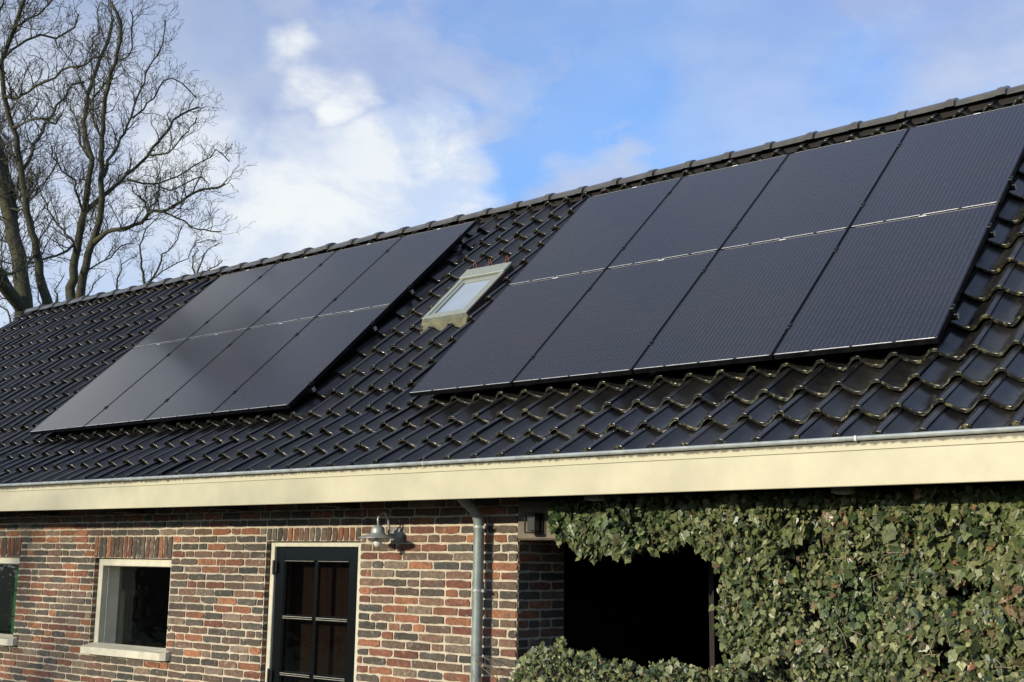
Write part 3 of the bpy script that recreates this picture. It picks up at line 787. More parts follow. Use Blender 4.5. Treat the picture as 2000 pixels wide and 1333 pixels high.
sh = MB(); a0, a1, b0_, b1_ = X0+.058, X1-.058, S0+.052, S1-.16
rbox(sh, a0, a0+.032, b0_, b1_, -.12, hT-.006); rbox(sh, a1-.032, a1, b0_, b1_, -.12, hT-.006); rbox(sh, a0+.032, a1-.032, b0_, b0_+.03, -.12, hT-.008); rbox(sh, a0+.032, a1-.032, b1_-.05, b1_, -.12, hT-.008)
obj('sash', sh, M_vel, win_r)
gk = MB(); rbox(gk, X0+.051, X1-.051, S0+.046, S1-.15, -.14, hT-.03, 0)
obj('gasket', gk, M_veld, win_r)
pn = MB(); rbox(pn, a0+.03, a1-.03, b0_+.028, b1_-.048, hT-.027, hT-.022, 0)
obj('pane', pn, mat('sky_toned_pane_over_blind', (.30, .36, .42), .08, spec=.8, noise=(4, .4, (.42, .47, .50)), coat=.6), win_r)  # pale blue base holds the sky reflection as well as the blind
for xw in (-.80, -.62, -.42):
    wr = MB()
    for dxx in (-.02, .02): wr.tube([roofp(xw+dxx, S1+.02, -.07), roofp(xw+dxx*.4, S1+.05, -.02), roofp(xw, S1+.08, -.05)], .0035, 5)
    obj('rusty_clip', wr, M_rust, win_r)

# downpipe
dp = MB(); PX, PY = 1.022, -.335
dp.tube([(PX, PY, -3.2), (PX, PY, -2.2), (PX, PY, -1.02), (PX-.001, PY-.005, -.965), (PX-.005, PY-.03, -.915), (PX-.01, PY-.075, -.875), (PX-.012, PY-.13, -.850), (PX-.012, -.50, -.825), (PX-.012, -.56, -.78)], .036, 20)
pipe = obj('downpipe', dp, M_zincpipe, house, smooth=True, label='round grey zinc downpipe beside the brick pier')
for z in (-1.012, -1.425, -2.3):
    cl = MB(); cl.lathe([(.0365, -.010), (.039, -.009), (.0400, -.003), (.0400, .003), (.039, .009), (.0365, .010)], (PX, PY, z), 'Z', 20)
    cl.box(PX-.006, PX+.006, PY+.03, W+.01, z-.012, z+.012); cl.box(PX+.039, PX+.058, PY-.008, PY+.008, z-.01, z+.01, .002)
    obj('bracket', cl, M_zinc, pipe)

# beam over the open bay and the wall carrying the ivy
bmm = MB(); bmm.box(1.30, 9.0, W-.03, .10, -1.095, -.84, .012)
obj('lintel_beam', bmm, M_beam, house, label='weathered timber beam over the opening')
bw = MB(); bw.box(1.30, 2.95, W+.06, .12, -3.2, -1.90); bw.box(2.95, 9.0, W+.06, .12, -3.2, -1.10)
obj('bay_wall', bw, M_dark, house)
bp_ = MB(); bp_.box(2.39, 2.425, .3, .36, -3.1, -.85); 
obj('bay_post', bp_, mat('faint_post', (.014, .010, .008), .8), house)

# ================================================================= solar panels
PWID, PHEI, STX, STY = .998, 1.526, 1.010, 1.5384
def make_panel():
    t = thing('solar_panel', (0, 0, 0), '', 'solar panel', rot=(PITCH, 0, 0))
    f = MB(); b = .011
    f.box(0, PWID, 0, b, -.036, 0, .0012); f.box(0, PWID, PHEI-b, PHEI, -.036, 0, .0012)
    f.box(0, b, b, PHEI-b, -.036, 0, .0012); f.box(PWID-b, PWID, b, PHEI-b, -.036, 0, .0012)
    f.box(b, PWID-b, b, PHEI-b, -.034, -.030)
    obj('frame', f, M_pv_frame, t, local=True)
    g = MB(); g.quad((b-.002, b-.002, -.0016), (PWID-b+.002, b-.002, -.0016), (PWID-b+.002, PHEI-b+.002, -.0016), (b-.002, PHEI-b+.002, -.0016))
    g.quad((b-.002, b-.002, -.006), (b-.002, PHEI-b+.002, -.006), (PWID-b+.002, PHEI-b+.002, -.006), (PWID-b+.002, b-.002, -.006))
    obj('glass', g, M_pv, t, local=True, recalc=False)
    d = MB()  # raised pale dashes draw the glint on the frame's lower lip
    for (a, c) in ((.012, .235), (.255, .485), (.505, .74), (.765, .985)): d.box(a*PWID, c*PWID, .0012, .0062, -.003, .0022, .0008)
    obj('glint_edge', d, M_alu, t, local=True, label='broken bright glint line set along the lower edge')
    e = MB(); e.box(.05, PWID-.02, PHEI-.0105, PHEI-.0085, -.001, .0012)
    obj('top_edge', e, M_alu, t, local=True)
    s = MB(); s.box(.485, .535, PHEI-.015, PHEI-.004, .0013, .0026)
    obj('sticker', s, M_label, t, local=True, label='small white sticker on the top edge')
    for sy in (.31, 1.235):
        c = MB(); c.box(PWID-.008, PWID+.020, sy-.025, sy+.025, -.02, .006, .002); c.tube([(PWID+.006, sy, .004), (PWID+.006, sy, .012)], .007, 8)
        obj('clamp', c, M_iron, t, local=True)
    return t
panel0 = make_panel(); used = False
ordn = ['leftmost', 'second', 'third', 'rightmost']
XL = -1.3805-4*1.01
for arr, x0, s0, nm in (('right', 0.0, 0.0, 'the larger looking array right of the roof window'), ('left', XL, .016, 'the array left of the roof window')):
    for r in (0, 1):
        for i in range(4):
            o = panel0 if not used else copy_tree(panel0); used = True
            xx = x0+i*STX; ss = s0+r*STY
            o.location = Vector(roofp(xx, ss, 0))+Vector((0, 0, GZ))
            o['label'] = 'black solar panel, %s in the %s row of the array %s of the roof window' % (ordn[i], ('lower', 'upper')[r], arr)
            o['category'] = 'solar panel'; o['group'] = 'solar panels in two arrays on the roof'
def rail_name(k): return ['lowest', 'second lowest', 'second highest', 'highest'][k]
rail0 = None
for arr, x0 in (('right', 0.0), ('left', XL)):
    for k, s in enumerate((.31, 1.235, .31+STY, 1.235+STY)):
        if rail0 is None:
            rail0 = thing('mounting_rail', (0, 0, 0), '', 'mounting rail', rot=(PITCH, 0, 0)); o = rail0
            m = MB(); m.box(-.02, 4.050, -.02, .02, -.078, -.038, .002); obj('rail_profile', m, M_iron, o, local=True)
            m = MB(); m.box(4.051, 4.055, -.016, .016, -.074, -.042, .001); obj('end_cap', m, M_zincpipe, o, local=True)
            for hx in (.35, 1.45, 2.6, 3.75):
                m = MB(); m.box(hx-.02, hx+.02, -.03, .03, -.16, -.079, .003); obj('roof_hook', m, M_iron, o, local=True)
        else: o = copy_tree(rail0)
        o.location = Vector(roofp(x0, s, 0))+Vector((0, 0, GZ))
        o['label'] = 'black mounting rail, the %s of four under the %s solar array' % (rail_name(k), arr); o['category'] = 'mounting rail'; o['group'] = 'mounting rails under the solar panels'

# ================================================================= lamps
lt = thing('wall_lamp', (.165, W, -1.055), 'grey zinc barn lamp with hooked arm, round hood and clear glass jar beside the door', 'wall lamp')
m = MB(); m.lathe([(.004, -.038), (.022, -.037), (.030, -.030), (.034, -.016), (.052, -.012), (.057, -.006), (.057, .008)], (.175, W, -1.057), 'Y', 28, cap=True)
obj('wall_plate', m, M_zinc, lt, smooth=True)
AX, AY = .188, W-.20
m = MB(); m.tube([(.175, W-.03, -1.06), (.176, W-.065, -1.066), (.177, W-.085, -1.05), (.178, W-.087, -1.01), (.180, W-.095, -.96), (.182, W-.12, -.918), (.185, W-.15, -.905), (.187, W-.18, -.918), (.188, W-.205, -.95), (AX, AY, -1.0)], .0085, 10)
m.lathe([(.015, -.008), (.018, 0), (.015, .010)], (.176, W-.05, -1.063), 'Y', 12)
obj('arm', m, M_zinc, lt, smooth=True)
m = MB(); m.lathe([(.010, .004), (.022, .0), (.040, -.012), (.047, -.024), (.048, -.050), (.050, -.052), (.056, -.058), (.128, -.080), (.134, -.084), (.134, -.087), (.126, -.083), (.055, -.063), (.045, -.060)], (AX, AY, -.998), 'Z', 36)
sh_ = obj('shade', m, M_zinc, lt, smooth=True)
try: sh_.data.set_sharp_from_angle(angle=R(40))
except Exception: pass
m = MB(); m.lathe([(.050, -.062), (.051, -.085), (.052, -.12), (.050, -.150), (.040, -.175), (.022, -.189), (.001, -.193)], (AX, AY, -.998), 'Z', 28)
obj('glass_globe', m, M_lampglass, lt, smooth=True)
m = MB(); m.lathe([(.013, -.062), (.014, -.085), (.026, -.10), (.031, -.118), (.026, -.138), (.012, -.148), (.001, -.150)], (AX, AY, -.998), 'Z', 20)
obj('bulb', m, M_bulb, lt, smooth=True)

bl = thing('black_wall_light', (1.485, W-.03, -.99), 'small square black wall light on the timber beam at the brick corner', 'wall light')
m = MB(); m.box(1.455, 1.515, W-.045, W-.031, -1.05, -.93, .003); obj('back_plate', m, M_iron, bl)
m = MB()
for (a, b) in ((1.442, W-.052), (1.522, W-.052), (1.442, W-.128), (1.522, W-.128)): m.box(a, a+.008, b, b+.008, -1.045, -.935)
m.box(1.442, 1.530, W-.128, W-.044, -.935, -.925, .003); m.box(1.442, 1.530, W-.128, W-.044, -1.055, -1.045, .003)
obj('cage', m, M_iron, bl)
m = MB(); m.box(1.455, 1.517, W-.115, W-.060, -1.04, -.94, .004); obj('diffuser', m, mat('smoked_diffuser', (.05, .045, .04), .3), bl)
for x, lb in ((2.16, 'small grey soffit light above the black opening'), (3.73, 'small grey soffit light above the ivy')):
    t = thing('soffit_light', (x, -.6, -.83), lb, 'soffit light', 'soffit lights under the eaves')
    m = MB(); m.box(x-.05, x+.05, -.64, -.56, -.870, -.827, .006); obj('housing', m, M_grit, t)
    m = MB(); m.box(x-.035, x+.035, -.63, -.57, -.8735, -.871, .001); obj('lens', m, mat('lens_plastic', (.35, .34, .30), .4), t)

# ================================================================= ivy
def leaf_mat():
    m = bpy.data.materials.new('ivy_leaf'); m.use_nodes = True; n = m.node_tree.nodes; l = m.node_tree.links
    b = n['Principled BSDF']; b.inputs['Roughness'].default_value = .36; b.inputs['Specular IOR Level'].default_value = .5
    a = n.new('ShaderNodeAttribute'); a.attribute_name = 'Col'; tc = n.new('ShaderNodeTexCoord')
    t = n.new('ShaderNodeTexNoise'); t.inputs['Scale'].default_value = 60; t.inputs['Detail'].default_value = 3; l.new(tc.outputs['Object'], t.inputs['Vector'])
    mr = n.new('ShaderNodeMapRange'); mr.inputs['From Min'].default_value = .3; mr.inputs['From Max'].default_value = .7; mr.inputs['To Min'].default_value = .65; mr.inputs['To Max'].default_value = 1.35
    l.new(t.outputs[0], mr.inputs['Value']); mx = n.new('ShaderNodeMixRGB'); mx.blend_type = 'MULTIPLY'; mx.inputs[0].default_value = 1
    l.new(a.outputs['Color'], mx.inputs[1]); l.new(mr.outputs[0], mx.inputs[2]); l.new(mx.outputs[0], b.inputs['Base Color'])
    tr = n.new('ShaderNodeBsdfTranslucent'); l.new(mx.outputs[0], tr.inputs['Color']); ms = n.new('ShaderNodeMixShader'); ms.inputs[0].default_value = .12
    l.new(b.outputs[0], ms.inputs[1]); l.new(tr.outputs[0], ms.inputs[2]); l.new(ms.outputs[0], n['Material Output'].inputs['Surface'])
    return m
M_leaf = leaf_mat()
# half outline of a five lobed ivy leaf, midrib along +y, unit length
HALF = [(0, 0), (.21, -.09), (.42, .05), (.36, .21), (.46, .43), (.29, .51), (.17, .71), (0, .96)]
def vnoise(x, z, s, seed):
    """smooth value noise"""
    X, Z = x*s, z*s; xi, zi = np.floor(X).astype(int), np.floor(Z).astype(int); fx, fz = X-xi, Z-zi
    fx = fx*fx*(3-2*fx); fz = fz*fz*(3-2*fz)
    h = lambda i, j: (np.sin(i*127.1+j*311.7+seed*74.7)*43758.5453) % 1.0
    return (h(xi, zi)*(1-fx)+h(xi+1, zi)*fx)*(1-fz)+(h(xi, zi+1)*(1-fx)+h(xi+1, zi+1)*fx)*fz
def ivy_mask(x, z, sh=0.0):
    x = x-sh
    j = (vnoise(x, z, 9, 1)-.5)*.09+(vnoise(x, z, 22, 2)-.5)*.05
    hang = (x+j > 1.58+.25*np.clip(-.93-z, 0, .2)) & (x < 2.9) & (z+j > -1.155-.03*np.sin(x*7)) & (z < -.84)
    right = (x+j > 2.76+.08*np.clip(-1.35-z, 0, 1)) & (z < -.84)
    top = np.interp(x, [1.2, 1.27, 1.34, 1.5, 1.69, 1.85, 2.2, 2.9], [-2.15, -1.93, -1.80, -1.72, -1.71, -1.76, -1.79, -1.79])
    low = (x > 1.235) & (z < top+j*.8) & (x < 3)
    return hang | right | low
def depth(x, z):
    d = .05+.14*vnoise(x, z, 2.6, 3)+.12*vnoise(x, z, 6.0, 4)+.07*vnoise(x, z, 13, 5)
    low = np.clip((-1.6-z)/.5, 0, 1)*(x < 3)
    return d+.10*low
NL = 36000
lx_ = np.concatenate([RNG.uniform(1.2, 5.2, NL), RNG.uniform(1.2, 5.2, 9000), RNG.uniform(5.2, 8.8, 5000)])
lz_ = np.concatenate([RNG.uniform(-2.05, -.84, NL), RNG.uniform(-3.2, -2.05, 9000), RNG.uniform(-3.2, -.84, 5000)])
layer = RNG.beta(1.7, 1.0, len(lx_)); ok = ivy_mask(lx_, lz_, .75*(.03+depth(lx_, lz_)*layer)); ok &= ~((vnoise(lx_, lz_, 6.0, 21)*.7+vnoise(lx_, lz_, 15, 22)*.3 < .33) & (layer > .35)); lx_, lz_, layer = lx_[ok], lz_[ok], layer[ok]
n_ = len(lx_)
ly_ = W-.03-depth(lx_, lz_)*layer
size = (.014+.033*RNG.rand(n_)**1.6)*(1+.5*(RNG.rand(n_) < .06))*(1+.25*(vnoise(lx_, lz_, 1.6, 9)-.4))
size *= np.where(lx_ > 3.9, 1.25, 1.0)*np.where(lz_ > -1.25, 1.15, 1.0)
cl_ = vnoise(lx_, lz_, 2.2, 7)
V, F, COL = [], [], []
for i in range(n_):
    # facing: outwards, up, scattered; tip hangs down
    nrm = Vector((RNG.normal(-.05, .62), -1.0, RNG.normal(.25, .60))).normalized()
    tip = Vector((RNG.normal(0, .55), 0, -1)); tip = (tip-nrm*tip.dot(nrm)).normalized(); sx = tip.cross(nrm)
    p = Vector((lx_[i], ly_[i], lz_[i])); s_ = size[i]; fold = RNG.uniform(-.05, .35); dro = RNG.uniform(0, .35)
    r = RNG.rand()
    k = RNG.uniform(.55, 1.15)
    if r < .46: c = (.165*k, .188*k, .074*k)
    elif r < .73: c = (.068*k, .100*k, .038*k)
    elif r < .90: c = (.28*k, .29*k, .13*k)
    elif r < .955: c = (.17*k, .135*k, .07*k)
    elif r < .963: c = (.30*k, .15*k, .07*k)
    else: c = (.13*k, .17*k, .04*k)
    if cl_[i] > .86 and RNG.rand() < .22: c = (.26*k, .16*k, .085*k)
    if cl_[i] < .3: c = (c[0]*.72, c[1]*.85, c[2]*.85)
    b0 = len(V)
    asp = RNG.uniform(.82, 1.1)
    for (u, v) in HALF:
        q = p+sx*(u*s_*asp)+tip*(v*s_)+nrm*(-abs(u)*fold*s_-v*v*dro*s_*.5); V.append((q.x, q.y, q.z))
    for (u, v) in HALF[1:-1]:
        q = p-sx*(u*s_*asp)+tip*(v*s_)+nrm*(-abs(u)*fold*s_-v*v*dro*s_*.5); V.append((q.x, q.y, q.z))
    m_ = len(HALF)
    F.append(tuple(b0+j for j in range(m_))); F.append((b0, b0+m_-1)+tuple(b0+m_+j for j in range(m_-3, -1, -1))); COL += [c, c]
ivy = thing('ivy', (3.2, W, -3.2), 'dense green climbing ivy covering the wall and beam around the black opening', 'ivy')
lm = MB(); lm.v, lm.f, lm.c = V, F, COL
obj('leaves', lm, M_leaf, ivy, recalc=False)
stm = MB()
for i in range(170):
    x = random.uniform(3.15, 5.4); z = -3.2
    if i < 50: x = random.uniform(1.35, 2.8)
    P_ = []; zt = random.uniform(-2.0, -.9) if x > 2.85 else -1.95
    while z < zt:
        P_.append((x, W-.02-random.uniform(.0, .06), z)); z += random.uniform(.08, .16); x += random.gauss(0, .03)
    if len(P_) > 2: stm.tube(P_, [max(.002, .008*(1-j/len(P_))) for j in range(len(P_))], 4)
for i in range(90):
    x, z = random.uniform(1.3, 5.3), random.uniform(-2.0, -.95)
    if not ivy_mask(np.array([x]), np.array([z]), .1)[0] or (x < 2.95 and -1.95 < z < -1.0) or x < 1.75: continue
    d = float(depth(np.array([x]), np.array([z]))[0]); y = W-.05-d*.85
    a = random.uniform(0, math.pi*2); P_ = [(x, y, z)]
    for j in range(4): x += .035*math.cos(a); z += .035*math.sin(a); y -= random.uniform(-.005, .014); a += random.gauss(0, .5); P_.append((x, y, z))
    stm.tube(P_, [.003, .0026, .0022, .0018, .001], 4)
# bare runners at the foot of the downpipe
for i in range(9):
    x, y, z = 1.24, W-.10, -2.05+random.uniform(-.1, .12); P_ = [(x, y, z)]; a = random.uniform(1.2, 2.6)
    for j in range(6): x += .045*math.cos(a); z += .04*math.sin(a); a += random.gauss(0, .45); P_.append((x, y-.01*j, z))
    stm.tube(P_, [.003, .0028, .0026, .0024, .002, .0016, .001], 4)
obj('stems', stm, mat('ivy_stem', (.22, .17, .11), .8), ivy)

# ================================================================= trees
TREES = {
 'A': [
  (0.26, 0.1, [(-13.85,4.43,2.91),(-13.89,4.39,3.39),(-13.97,4.33,3.79),(-14.05,4.27,4.19),(-14.15,4.2,4.55),(-14.24,4.15,4.87),(-14.35,4.06,5.28),(-14.44,3.96,5.82),(-14.5,3.86,6.46)]),
  (0.2, 0.12, [(-13.88,4.42,2.99),(-13.72,4.06,3.22),(-13.51,3.74,3.44),(-13.35,3.38,3.64)]),
  (0.17, 0.05, [(-14.13,4.21,4.28),(-14.33,4.29,4.88),(-14.61,4.27,5.66),(-14.94,4.26,6.24),(-15.24,4.27,6.84)]),
  (0.16, 0.03, [(-13.51,4.69,3.04),(-13.41,4.5,3.43),(-13.32,4.27,3.99),(-13.24,4.04,4.45),(-13.13,3.81,5.08),(-13.02,3.6,5.61),(-12.94,3.37,6.06),(-12.84,3.16,6.54),(-12.69,3.03,6.89),(-12.44,3.0,7.16),(-12.18,2.96,7.46),(-11.91,2.93,7.8)]),
  (0.07, 0.02, [(-13.08,3.76,5.28),(-13.14,3.9,5.64),(-13.23,4.04,5.96),(-13.29,4.21,6.24),(-13.34,4.38,6.53),(-13.37,4.56,6.87),(-13.4,4.75,7.17),(-13.44,4.96,7.32)]),
  (0.05, 0.015, [(-12.96,3.44,5.91),(-12.49,3.44,5.89),(-12.02,3.45,5.83),(-11.62,3.42,5.69),(-11.23,3.34,5.71)]),
  (0.06, 0.015, [(-12.89,3.2,6.39),(-12.56,3.23,6.27),(-12.16,3.27,6.3),(-11.77,3.29,6.38),(-11.34,3.34,6.48),(-10.93,3.4,6.51),(-10.53,3.45,6.53),(-10.17,3.49,6.43)]),
  (0.05, 0.015, [(-12.68,3.03,6.93),(-12.7,3.22,7.17),(-12.7,3.43,7.4),(-12.68,3.68,7.55),(-12.67,3.94,7.59),(-12.63,4.18,7.85),(-12.68,4.32,8.19)]),
  (0.05, 0.012, [(-12.44,3.0,7.16),(-12.21,2.94,7.29),(-11.96,2.93,7.35),(-11.62,2.99,7.4),(-11.3,3.01,7.53),(-11.06,2.99,7.62)]),
  (0.05, 0.015, [(-13.1,3.6,5.46),(-13.57,3.64,5.92),(-14.02,3.72,6.22)]),
  (0.05, 0.015, [(-14.03,4.28,4.19),(-14.39,4.28,4.31),(-14.79,4.24,4.48)]),
  (0.05, 0.015, [(-13.22,3.97,4.61),(-13.66,3.95,5.04),(-13.86,4.14,5.39),(-14.22,4.19,5.79)]),
  (0.06, 0.02, [(-13.32,4.27,3.95),(-13.2,4.0,3.66),(-13.1,3.7,3.42),(-12.97,3.38,3.36)]),
  (0.045, 0.012, [(-12.74,3.12,6.71),(-12.62,2.87,6.82),(-12.38,2.67,7.11),(-12.02,2.58,7.36),(-11.7,2.47,7.57)]),
  (0.04, 0.012, [(-14.24,4.15,4.87),(-13.67,4.12,4.77),(-13.04,4.06,4.99),(-12.47,3.97,5.17),(-12.04,3.77,5.29)]),
 ],
 'B': [
  (0.19, 0.03, [(-15.92,6.49,3.73),(-15.85,6.47,4.42),(-15.77,6.48,5.02),(-15.7,6.5,5.57),(-15.66,6.52,6.03),(-15.59,6.51,6.69),(-15.68,6.41,7.15),(-15.76,6.37,7.46),(-15.74,6.4,7.78),(-15.67,6.43,8.25),(-15.56,6.49,8.77),(-15.43,6.59,9.2),(-15.36,6.62,9.68)]),
  (0.17, 0.03, [(-15.76,6.61,3.78),(-15.57,6.53,4.29),(-15.32,6.49,4.85),(-15.11,6.47,5.16),(-14.93,6.41,5.52),(-14.76,6.27,6.21),(-14.62,6.13,6.84),(-14.4,6.01,7.56),(-14.2,5.96,8.0),(-13.97,5.94,8.39),(-13.81,5.84,8.86),(-13.83,5.62,9.24)]),
  (0.11, 0.02, [(-15.23,6.51,4.92),(-14.77,6.51,5.04),(-14.3,6.53,5.04),(-13.8,6.58,5.09),(-13.42,6.5,5.19),(-12.92,6.56,5.19),(-12.39,6.6,5.36),(-11.84,6.68,5.42),(-11.39,6.69,5.43)]),
  (0.05, 0.012, [(-13.05,6.55,5.17),(-12.69,6.62,5.01),(-12.33,6.71,4.81),(-12.0,6.74,4.71),(-11.6,6.83,4.61)]),
  (0.05, 0.012, [(-13.42,6.5,5.19),(-13.74,6.62,5.46),(-14.12,6.69,5.69),(-14.46,6.78,5.97)]),
  (0.12, 0.02, [(-15.68,6.51,5.62),(-15.68,6.72,5.85),(-15.71,6.91,6.06),(-15.67,7.15,6.32),(-15.64,7.38,6.58),(-15.48,7.67,7.03),(-15.42,7.9,7.4),(-15.35,8.14,7.78),(-15.28,8.37,8.16),(-15.15,8.7,8.36)]),
  (0.08, 0.012, [(-14.77,6.31,6.12),(-14.76,6.41,6.49),(-14.72,6.56,6.78),(-14.71,6.66,7.11),(-14.7,6.77,7.45),(-14.66,6.88,7.89),(-14.57,7.01,8.43),(-14.48,7.15,8.88),(-14.45,7.26,9.28),(-14.51,7.3,9.63)]),
  (0.06, 0.012, [(-15.68,6.52,5.57),(-15.49,6.24,5.83),(-15.29,6.0,6.04),(-15.2,5.66,6.18),(-15.05,5.38,6.33),(-14.8,5.2,6.42)]),
  (0.06, 0.012, [(-15.61,7.36,6.49),(-15.48,7.66,6.48),(-15.33,7.97,6.51),(-15.19,8.22,6.71),(-15.1,8.45,6.89),(-14.82,8.8,7.19),(-14.8,8.96,7.4),(-14.72,9.26,7.19)]),
  (0.06, 0.012, [(-15.81,6.46,4.92),(-16.11,6.4,5.21),(-16.39,6.38,5.4),(-16.7,6.31,5.75),(-16.96,6.27,6.1),(-17.19,6.26,6.46)]),
  (0.07, 0.012, [(-15.84,6.47,5.0),(-15.79,6.24,4.79),(-15.72,6.0,4.66),(-15.65,5.76,4.48),(-15.65,5.47,4.3),(-15.64,5.17,4.24),(-15.72,4.76,4.31)]),
  (0.05, 0.012, [(-15.64,6.48,6.74),(-16.06,6.53,7.15),(-16.39,6.65,7.58),(-16.77,6.73,8.01),(-17.19,6.77,8.45)]),
  (0.05, 0.012, [(-15.47,7.73,7.09),(-14.95,7.84,7.07),(-14.48,7.85,7.29),(-14.05,7.83,7.51),(-13.8,7.7,7.52)]),
  (0.05, 0.012, [(-15.74,6.4,7.78),(-15.35,6.36,8.0),(-14.94,6.36,8.16),(-14.59,6.28,8.41),(-14.19,6.3,8.46),(-13.87,6.16,8.89),(-13.67,5.95,9.16)]),
  (0.045, 0.012, [(-14.66,6.8,7.45),(-14.64,7.1,7.85),(-14.65,7.37,8.25),(-14.67,7.65,8.55),(-14.64,8.08,8.41),(-14.77,8.36,8.36)]),
  (0.045, 0.012, [(-14.6,6.14,6.84),(-14.85,6.05,7.27),(-14.94,6.1,7.71),(-15.05,6.09,8.25),(-15.18,6.08,8.8),(-15.16,6.18,9.41),(-15.25,6.23,9.82)]),
  (0.04, 0.012, [(-13.44,6.49,5.18),(-13.51,6.68,5.48),(-13.61,6.83,5.83),(-13.64,7.13,5.81),(-13.6,7.43,6.07),(-13.56,7.74,6.25)]),
  (0.04, 0.012, [(-15.53,6.55,4.34),(-15.58,6.84,4.61),(-15.64,7.15,4.78),(-15.68,7.43,5.1),(-15.78,7.72,5.23)]),
 ],
 'C': [
  (0.07, 0.012, [(-19.02,10.19,5.1),(-18.86,10.42,5.61),(-18.87,10.54,6.0),(-18.79,10.75,6.27),(-18.73,10.93,6.61),(-18.82,11.01,6.83)]),
  (0.06, 0.012, [(-18.99,10.2,5.22),(-18.83,9.96,5.63),(-18.64,9.76,6.04),(-18.3,9.7,6.39),(-17.93,9.71,6.57)]),
  (0.05, 0.012, [(-18.88,10.25,5.34),(-18.57,10.57,5.68),(-18.32,10.86,5.92),(-18.18,11.02,6.3),(-18.02,11.25,6.44),(-17.97,11.43,6.41)]),
  (0.05, 0.012, [(-19.51,9.82,4.98),(-19.63,9.83,5.42),(-19.63,9.97,5.75),(-19.48,10.26,6.03)]),
 ],
 'D': [
  (0.06, 0.012, [(-20.49,12.74,5.95),(-20.55,12.9,6.59),(-20.64,13.1,6.91),(-20.58,13.44,7.18)]),
  (0.05, 0.012, [(-20.46,12.75,6.01),(-20.15,12.38,6.43),(-19.74,12.14,6.65)]),
  (0.05, 0.012, [(-20.32,12.84,6.14),(-19.88,12.89,6.36),(-19.59,12.85,6.44)]),
 ],
 'E': [
  (0.08, 0.012, [(-21.54,8.43,3.67),(-21.72,8.42,4.16),(-21.96,8.38,4.61),(-22.27,8.34,4.82),(-22.56,8.27,5.22)]),
  (0.06, 0.012, [(-21.52,8.41,3.78),(-21.08,8.3,4.31),(-20.84,8.08,4.6),(-20.41,7.98,5.06)]),
 ],
 'F': [
  (0.06, 0.012, [(-20.85,8.88,4.2),(-20.9,9.05,4.78),(-21.13,9.12,5.18),(-21.17,9.34,5.6)]),
  (0.05, 0.012, [(-20.8,8.9,4.26),(-21.34,8.84,4.86),(-21.71,8.95,5.35)]),
 ],
 'G': [
  (0.05, 0.012, [(-20.17,9.33,4.68),(-20.35,9.6,5.17),(-20.43,9.95,5.61)]),
  (0.04, 0.012, [(-20.14,9.35,4.7),(-19.95,9.1,5.03),(-19.63,8.98,5.32)]),
 ],
}

M_bark = mat('mossy_bark', (.066, .064, .034), .9, noise=(5, .7, (.026, .024, .02)), bump=(30, .8, .02))
M_twig = mat('twig_bark', (.06, .052, .034), .85, noise=(8, .5))
def resample(pts, step, wig, rng):
    pts = [Vector(p) for p in pts]; out = []
    n = len(pts)
    for i in range(n-1):
        p0, p1, p2, p3 = pts[max(i-1, 0)], pts[i], pts[i+1], pts[min(i+2, n-1)]
        k = max(1, int((p2-p1).length/step))
        for j in range(k):
            t = j/k; q = .5*((2*p1)+(p2-p0)*t+(2*p0-5*p1+4*p2-p3)*t*t+(3*p1-p0-3*p2+p3)*t**3)
            if out: q += Vector((rng.normal(0, wig), rng.normal(0, wig), rng.normal(0, wig)))
            out.append(q)
    out.append(pts[-1]); return out
def grow(mb, twigs, path, r0, r1, level, rng, dens=1.0, up=.22):
    n = len(path); L = sum((path[i+1]-path[i]).length for i in range(n-1))
    rad = [r0+(r1-r0)*(i/(n-1))**.42 for i in range(n)]
    tgt = mb if level <= 1 else twigs
    tgt.tube(path, rad, 9 if r0 > .06 else (6 if level == 0 else (4 if level == 1 else 3)), cap=(level == 0))
    if level >= 4: return
    spacing = [.16, .11, .09, .09][level]/dens
    nchild = int(L/spacing)
    for c in range(nchild):
        t = (c+rng.uniform(.2, .9))/nchild if level else .06+.94*(c+rng.rand())/nchild
        if level == 0 and r0 > .1 and t < .12: continue
        i = min(int(t*(n-1)), n-2); p = path[i].lerp(path[i+1], t*(n-1)-i); d = (path[i+1]-path[i]).normalized(); rr = rad[i]
        perp = Vector((rng.normal(), rng.normal(), rng.normal())); perp = (perp-d*perp.dot(d))
        if perp.length < .05: continue
        perp.normalize(); a = R(rng.uniform(30, 68)); v = (d*math.cos(a)+perp*math.sin(a)+Vector((0, 0, up))).normalized()
        ln = [rng.uniform(.40, 1.08), rng.uniform(.20, .55), rng.uniform(.10, .30), rng.uniform(.06, .16)][level]*(1-.35*t)
        if level == 0: ln *= .75+min(.5, rr*4)
        k = [6, 4, 3, 2][level]; seg = ln/k; P_ = [p]; q = p
        for j in range(k):
            v = (v+Vector((rng.normal(0, .26), rng.normal(0, .26), rng.normal(0, .26)+up*.5))).normalized(); q = q+v*seg; P_.append(q)
        rb_ = min(rr*.6, [.015, .0090, .0064, .0050][level]); grow(mb, twigs, P_, rb_, max(.0031, rb_*.4), level+1, rng, dens, up)
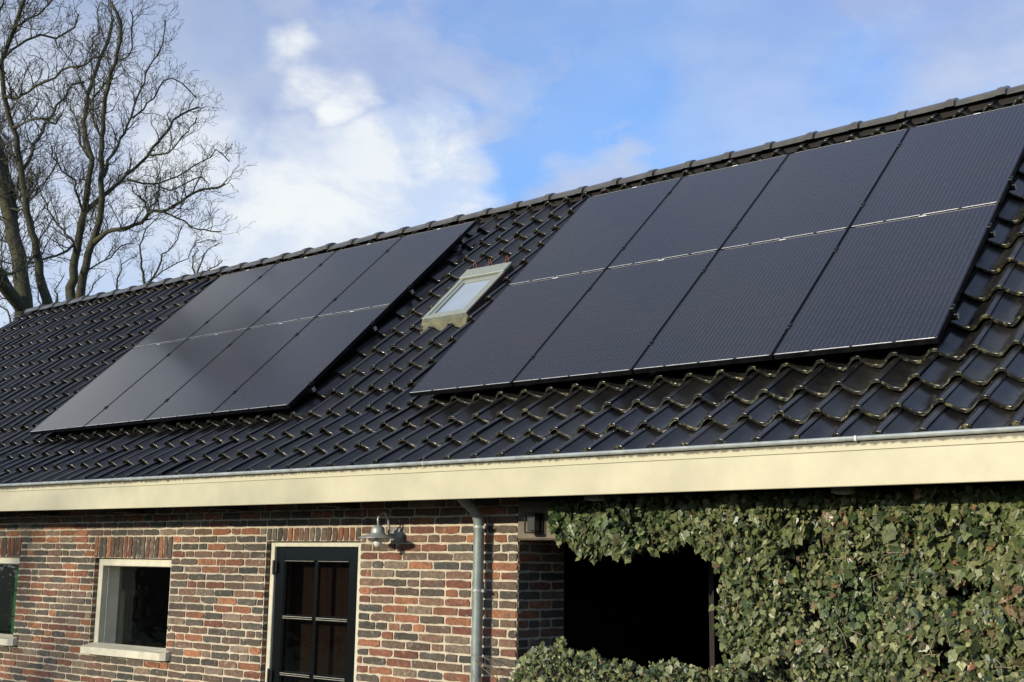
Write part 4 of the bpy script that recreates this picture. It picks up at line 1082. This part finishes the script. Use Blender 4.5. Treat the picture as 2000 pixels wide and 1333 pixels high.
def tree(name, strokes, label, cat, seed, dens=1.0, trunks=(0,), maxlev=0):
    rng = np.random.RandomState(seed); lim, tw = MB(), MB()
    b0 = Vector(strokes[0][2][0]); base = Vector((b0.x-.1, b0.y+.1, -3.2))
    t = thing(name, base, label, cat)
    for i, (r0, r1, pts) in enumerate(strokes):
        if i not in trunks: r0 *= .55
        else: r0 *= .66
        pts = [Vector(p) for p in pts]; full = pts
        path = resample(pts, .16, .022 if r0 < .1 else .012, rng)
        grow(lim, tw, path, r0, r1, maxlev, rng, dens)
        if i in trunks:
            p = pts[0]; dn = (pts[0]-pts[1]).normalized(); m = base.lerp(p, .55)+Vector((rng.normal(0, .05), 0, 0))
            P_ = [base+Vector((i*.05, 0, 0)), base.lerp(p, .3)+Vector((.05, 0, 0)), m, p]; lim.tube(P_, [r0*1.6, r0*1.3, r0*1.12, r0], 12)
    obj('limbs', lim, M_bark, t, smooth=True, recalc=False); obj('twigs', tw, M_twig, t, recalc=False)
    return t
tree('bare_tree', TREES['A'], 'bare mossy tree at the left photo edge with two heavy trunks leaving the ridge end', 'tree', 5, 1.0, (0, 3))
tree('bare_tree', TREES['B'], 'bare spreading tree with twin trunks and a wide crooked crown right of the leftmost tree', 'tree', 8, 1.0, (0, 1))
tree('bare_tree', TREES['C'], 'low bare young tree showing through above the ridge under the spreading crown', 'tree', 12, 1.0, (0, 1, 3), 1)
tree('bare_tree', TREES['D'], 'small faint bare tree just left of the upper corner of the left solar array', 'tree', 14, .9, (0, 1, 2), 1)
tree('bare_shrub', TREES['E'], 'bare shrub beyond the left end of the roof', 'shrub', 15, 1.0, (0, 1), 1)
tree('bare_shrub', TREES['F'], 'bare undergrowth shrub seen between the two big trees', 'shrub', 17, 1.0, (0, 1), 1)
tree('bare_shrub', TREES['G'], 'thin bare shrub at the right foot of the spreading tree', 'shrub', 19, 1.0, (0, 1), 1)
# the tree across the yard whose branches shade the left of the facade
rng = np.random.RandomState(31); strokes = []
bx, by = -12.3, -42.0
strokes.append((.15, .03, [(bx, by, 1.0), (bx+.1, by, 3.5), (bx-.2, by+.1, 6), (bx+.25, by, 9), (bx+.1, by, 12.5)]))
for i in range(40):
    h = 3.6+i*.2; a = rng.uniform(0, 6.28); L = rng.uniform(3.0, 7.5)*(1-.012*i); P_ = []
    for j in range(6): P_.append((bx+math.cos(a)*L*j/5+rng.normal(0, .16), by+math.sin(a)*L*j/5, h+.34*j+rng.normal(0, .12)))
    strokes.append((.075, .014, P_))
tree('yard_tree', strokes, 'tall bare tree across the yard beyond the hedge, casting soft branch shade', 'tree', 33, .75, (0,), 1)
# clipped beech hedge across the yard (mirrored in the door panes)
hm = MB(); rngh = np.random.RandomState(4)
hm.box(-26, 14, -15.6, -14.6, -3.2, -.35)
for i in range(9000):
    x, z = rngh.uniform(-26, 14), rngh.uniform(-3.2, -.2); y = -14.6+abs(rngh.normal(0, .10)); s = rngh.uniform(.05, .10)
    a = rngh.uniform(0, 6.28); u = Vector((math.cos(a), rngh.normal(0, .3), math.sin(a)))*s; v = Vector((-math.sin(a), rngh.normal(0, .5), math.cos(a)))*s*.6; p = Vector((x, y, z))
    hm.quad(p-u, p-v, p+u, p+v)
hd_ = obj('beech_hedge', hm, mat('beech_hedge', (.07, .04, .02), .9, noise=(9, .7, (.16, .075, .03))), recalc=False, origin=(-6, -15, -3.2))
tag(hd_, 'clipped brown beech hedge across the yard', 'hedge')
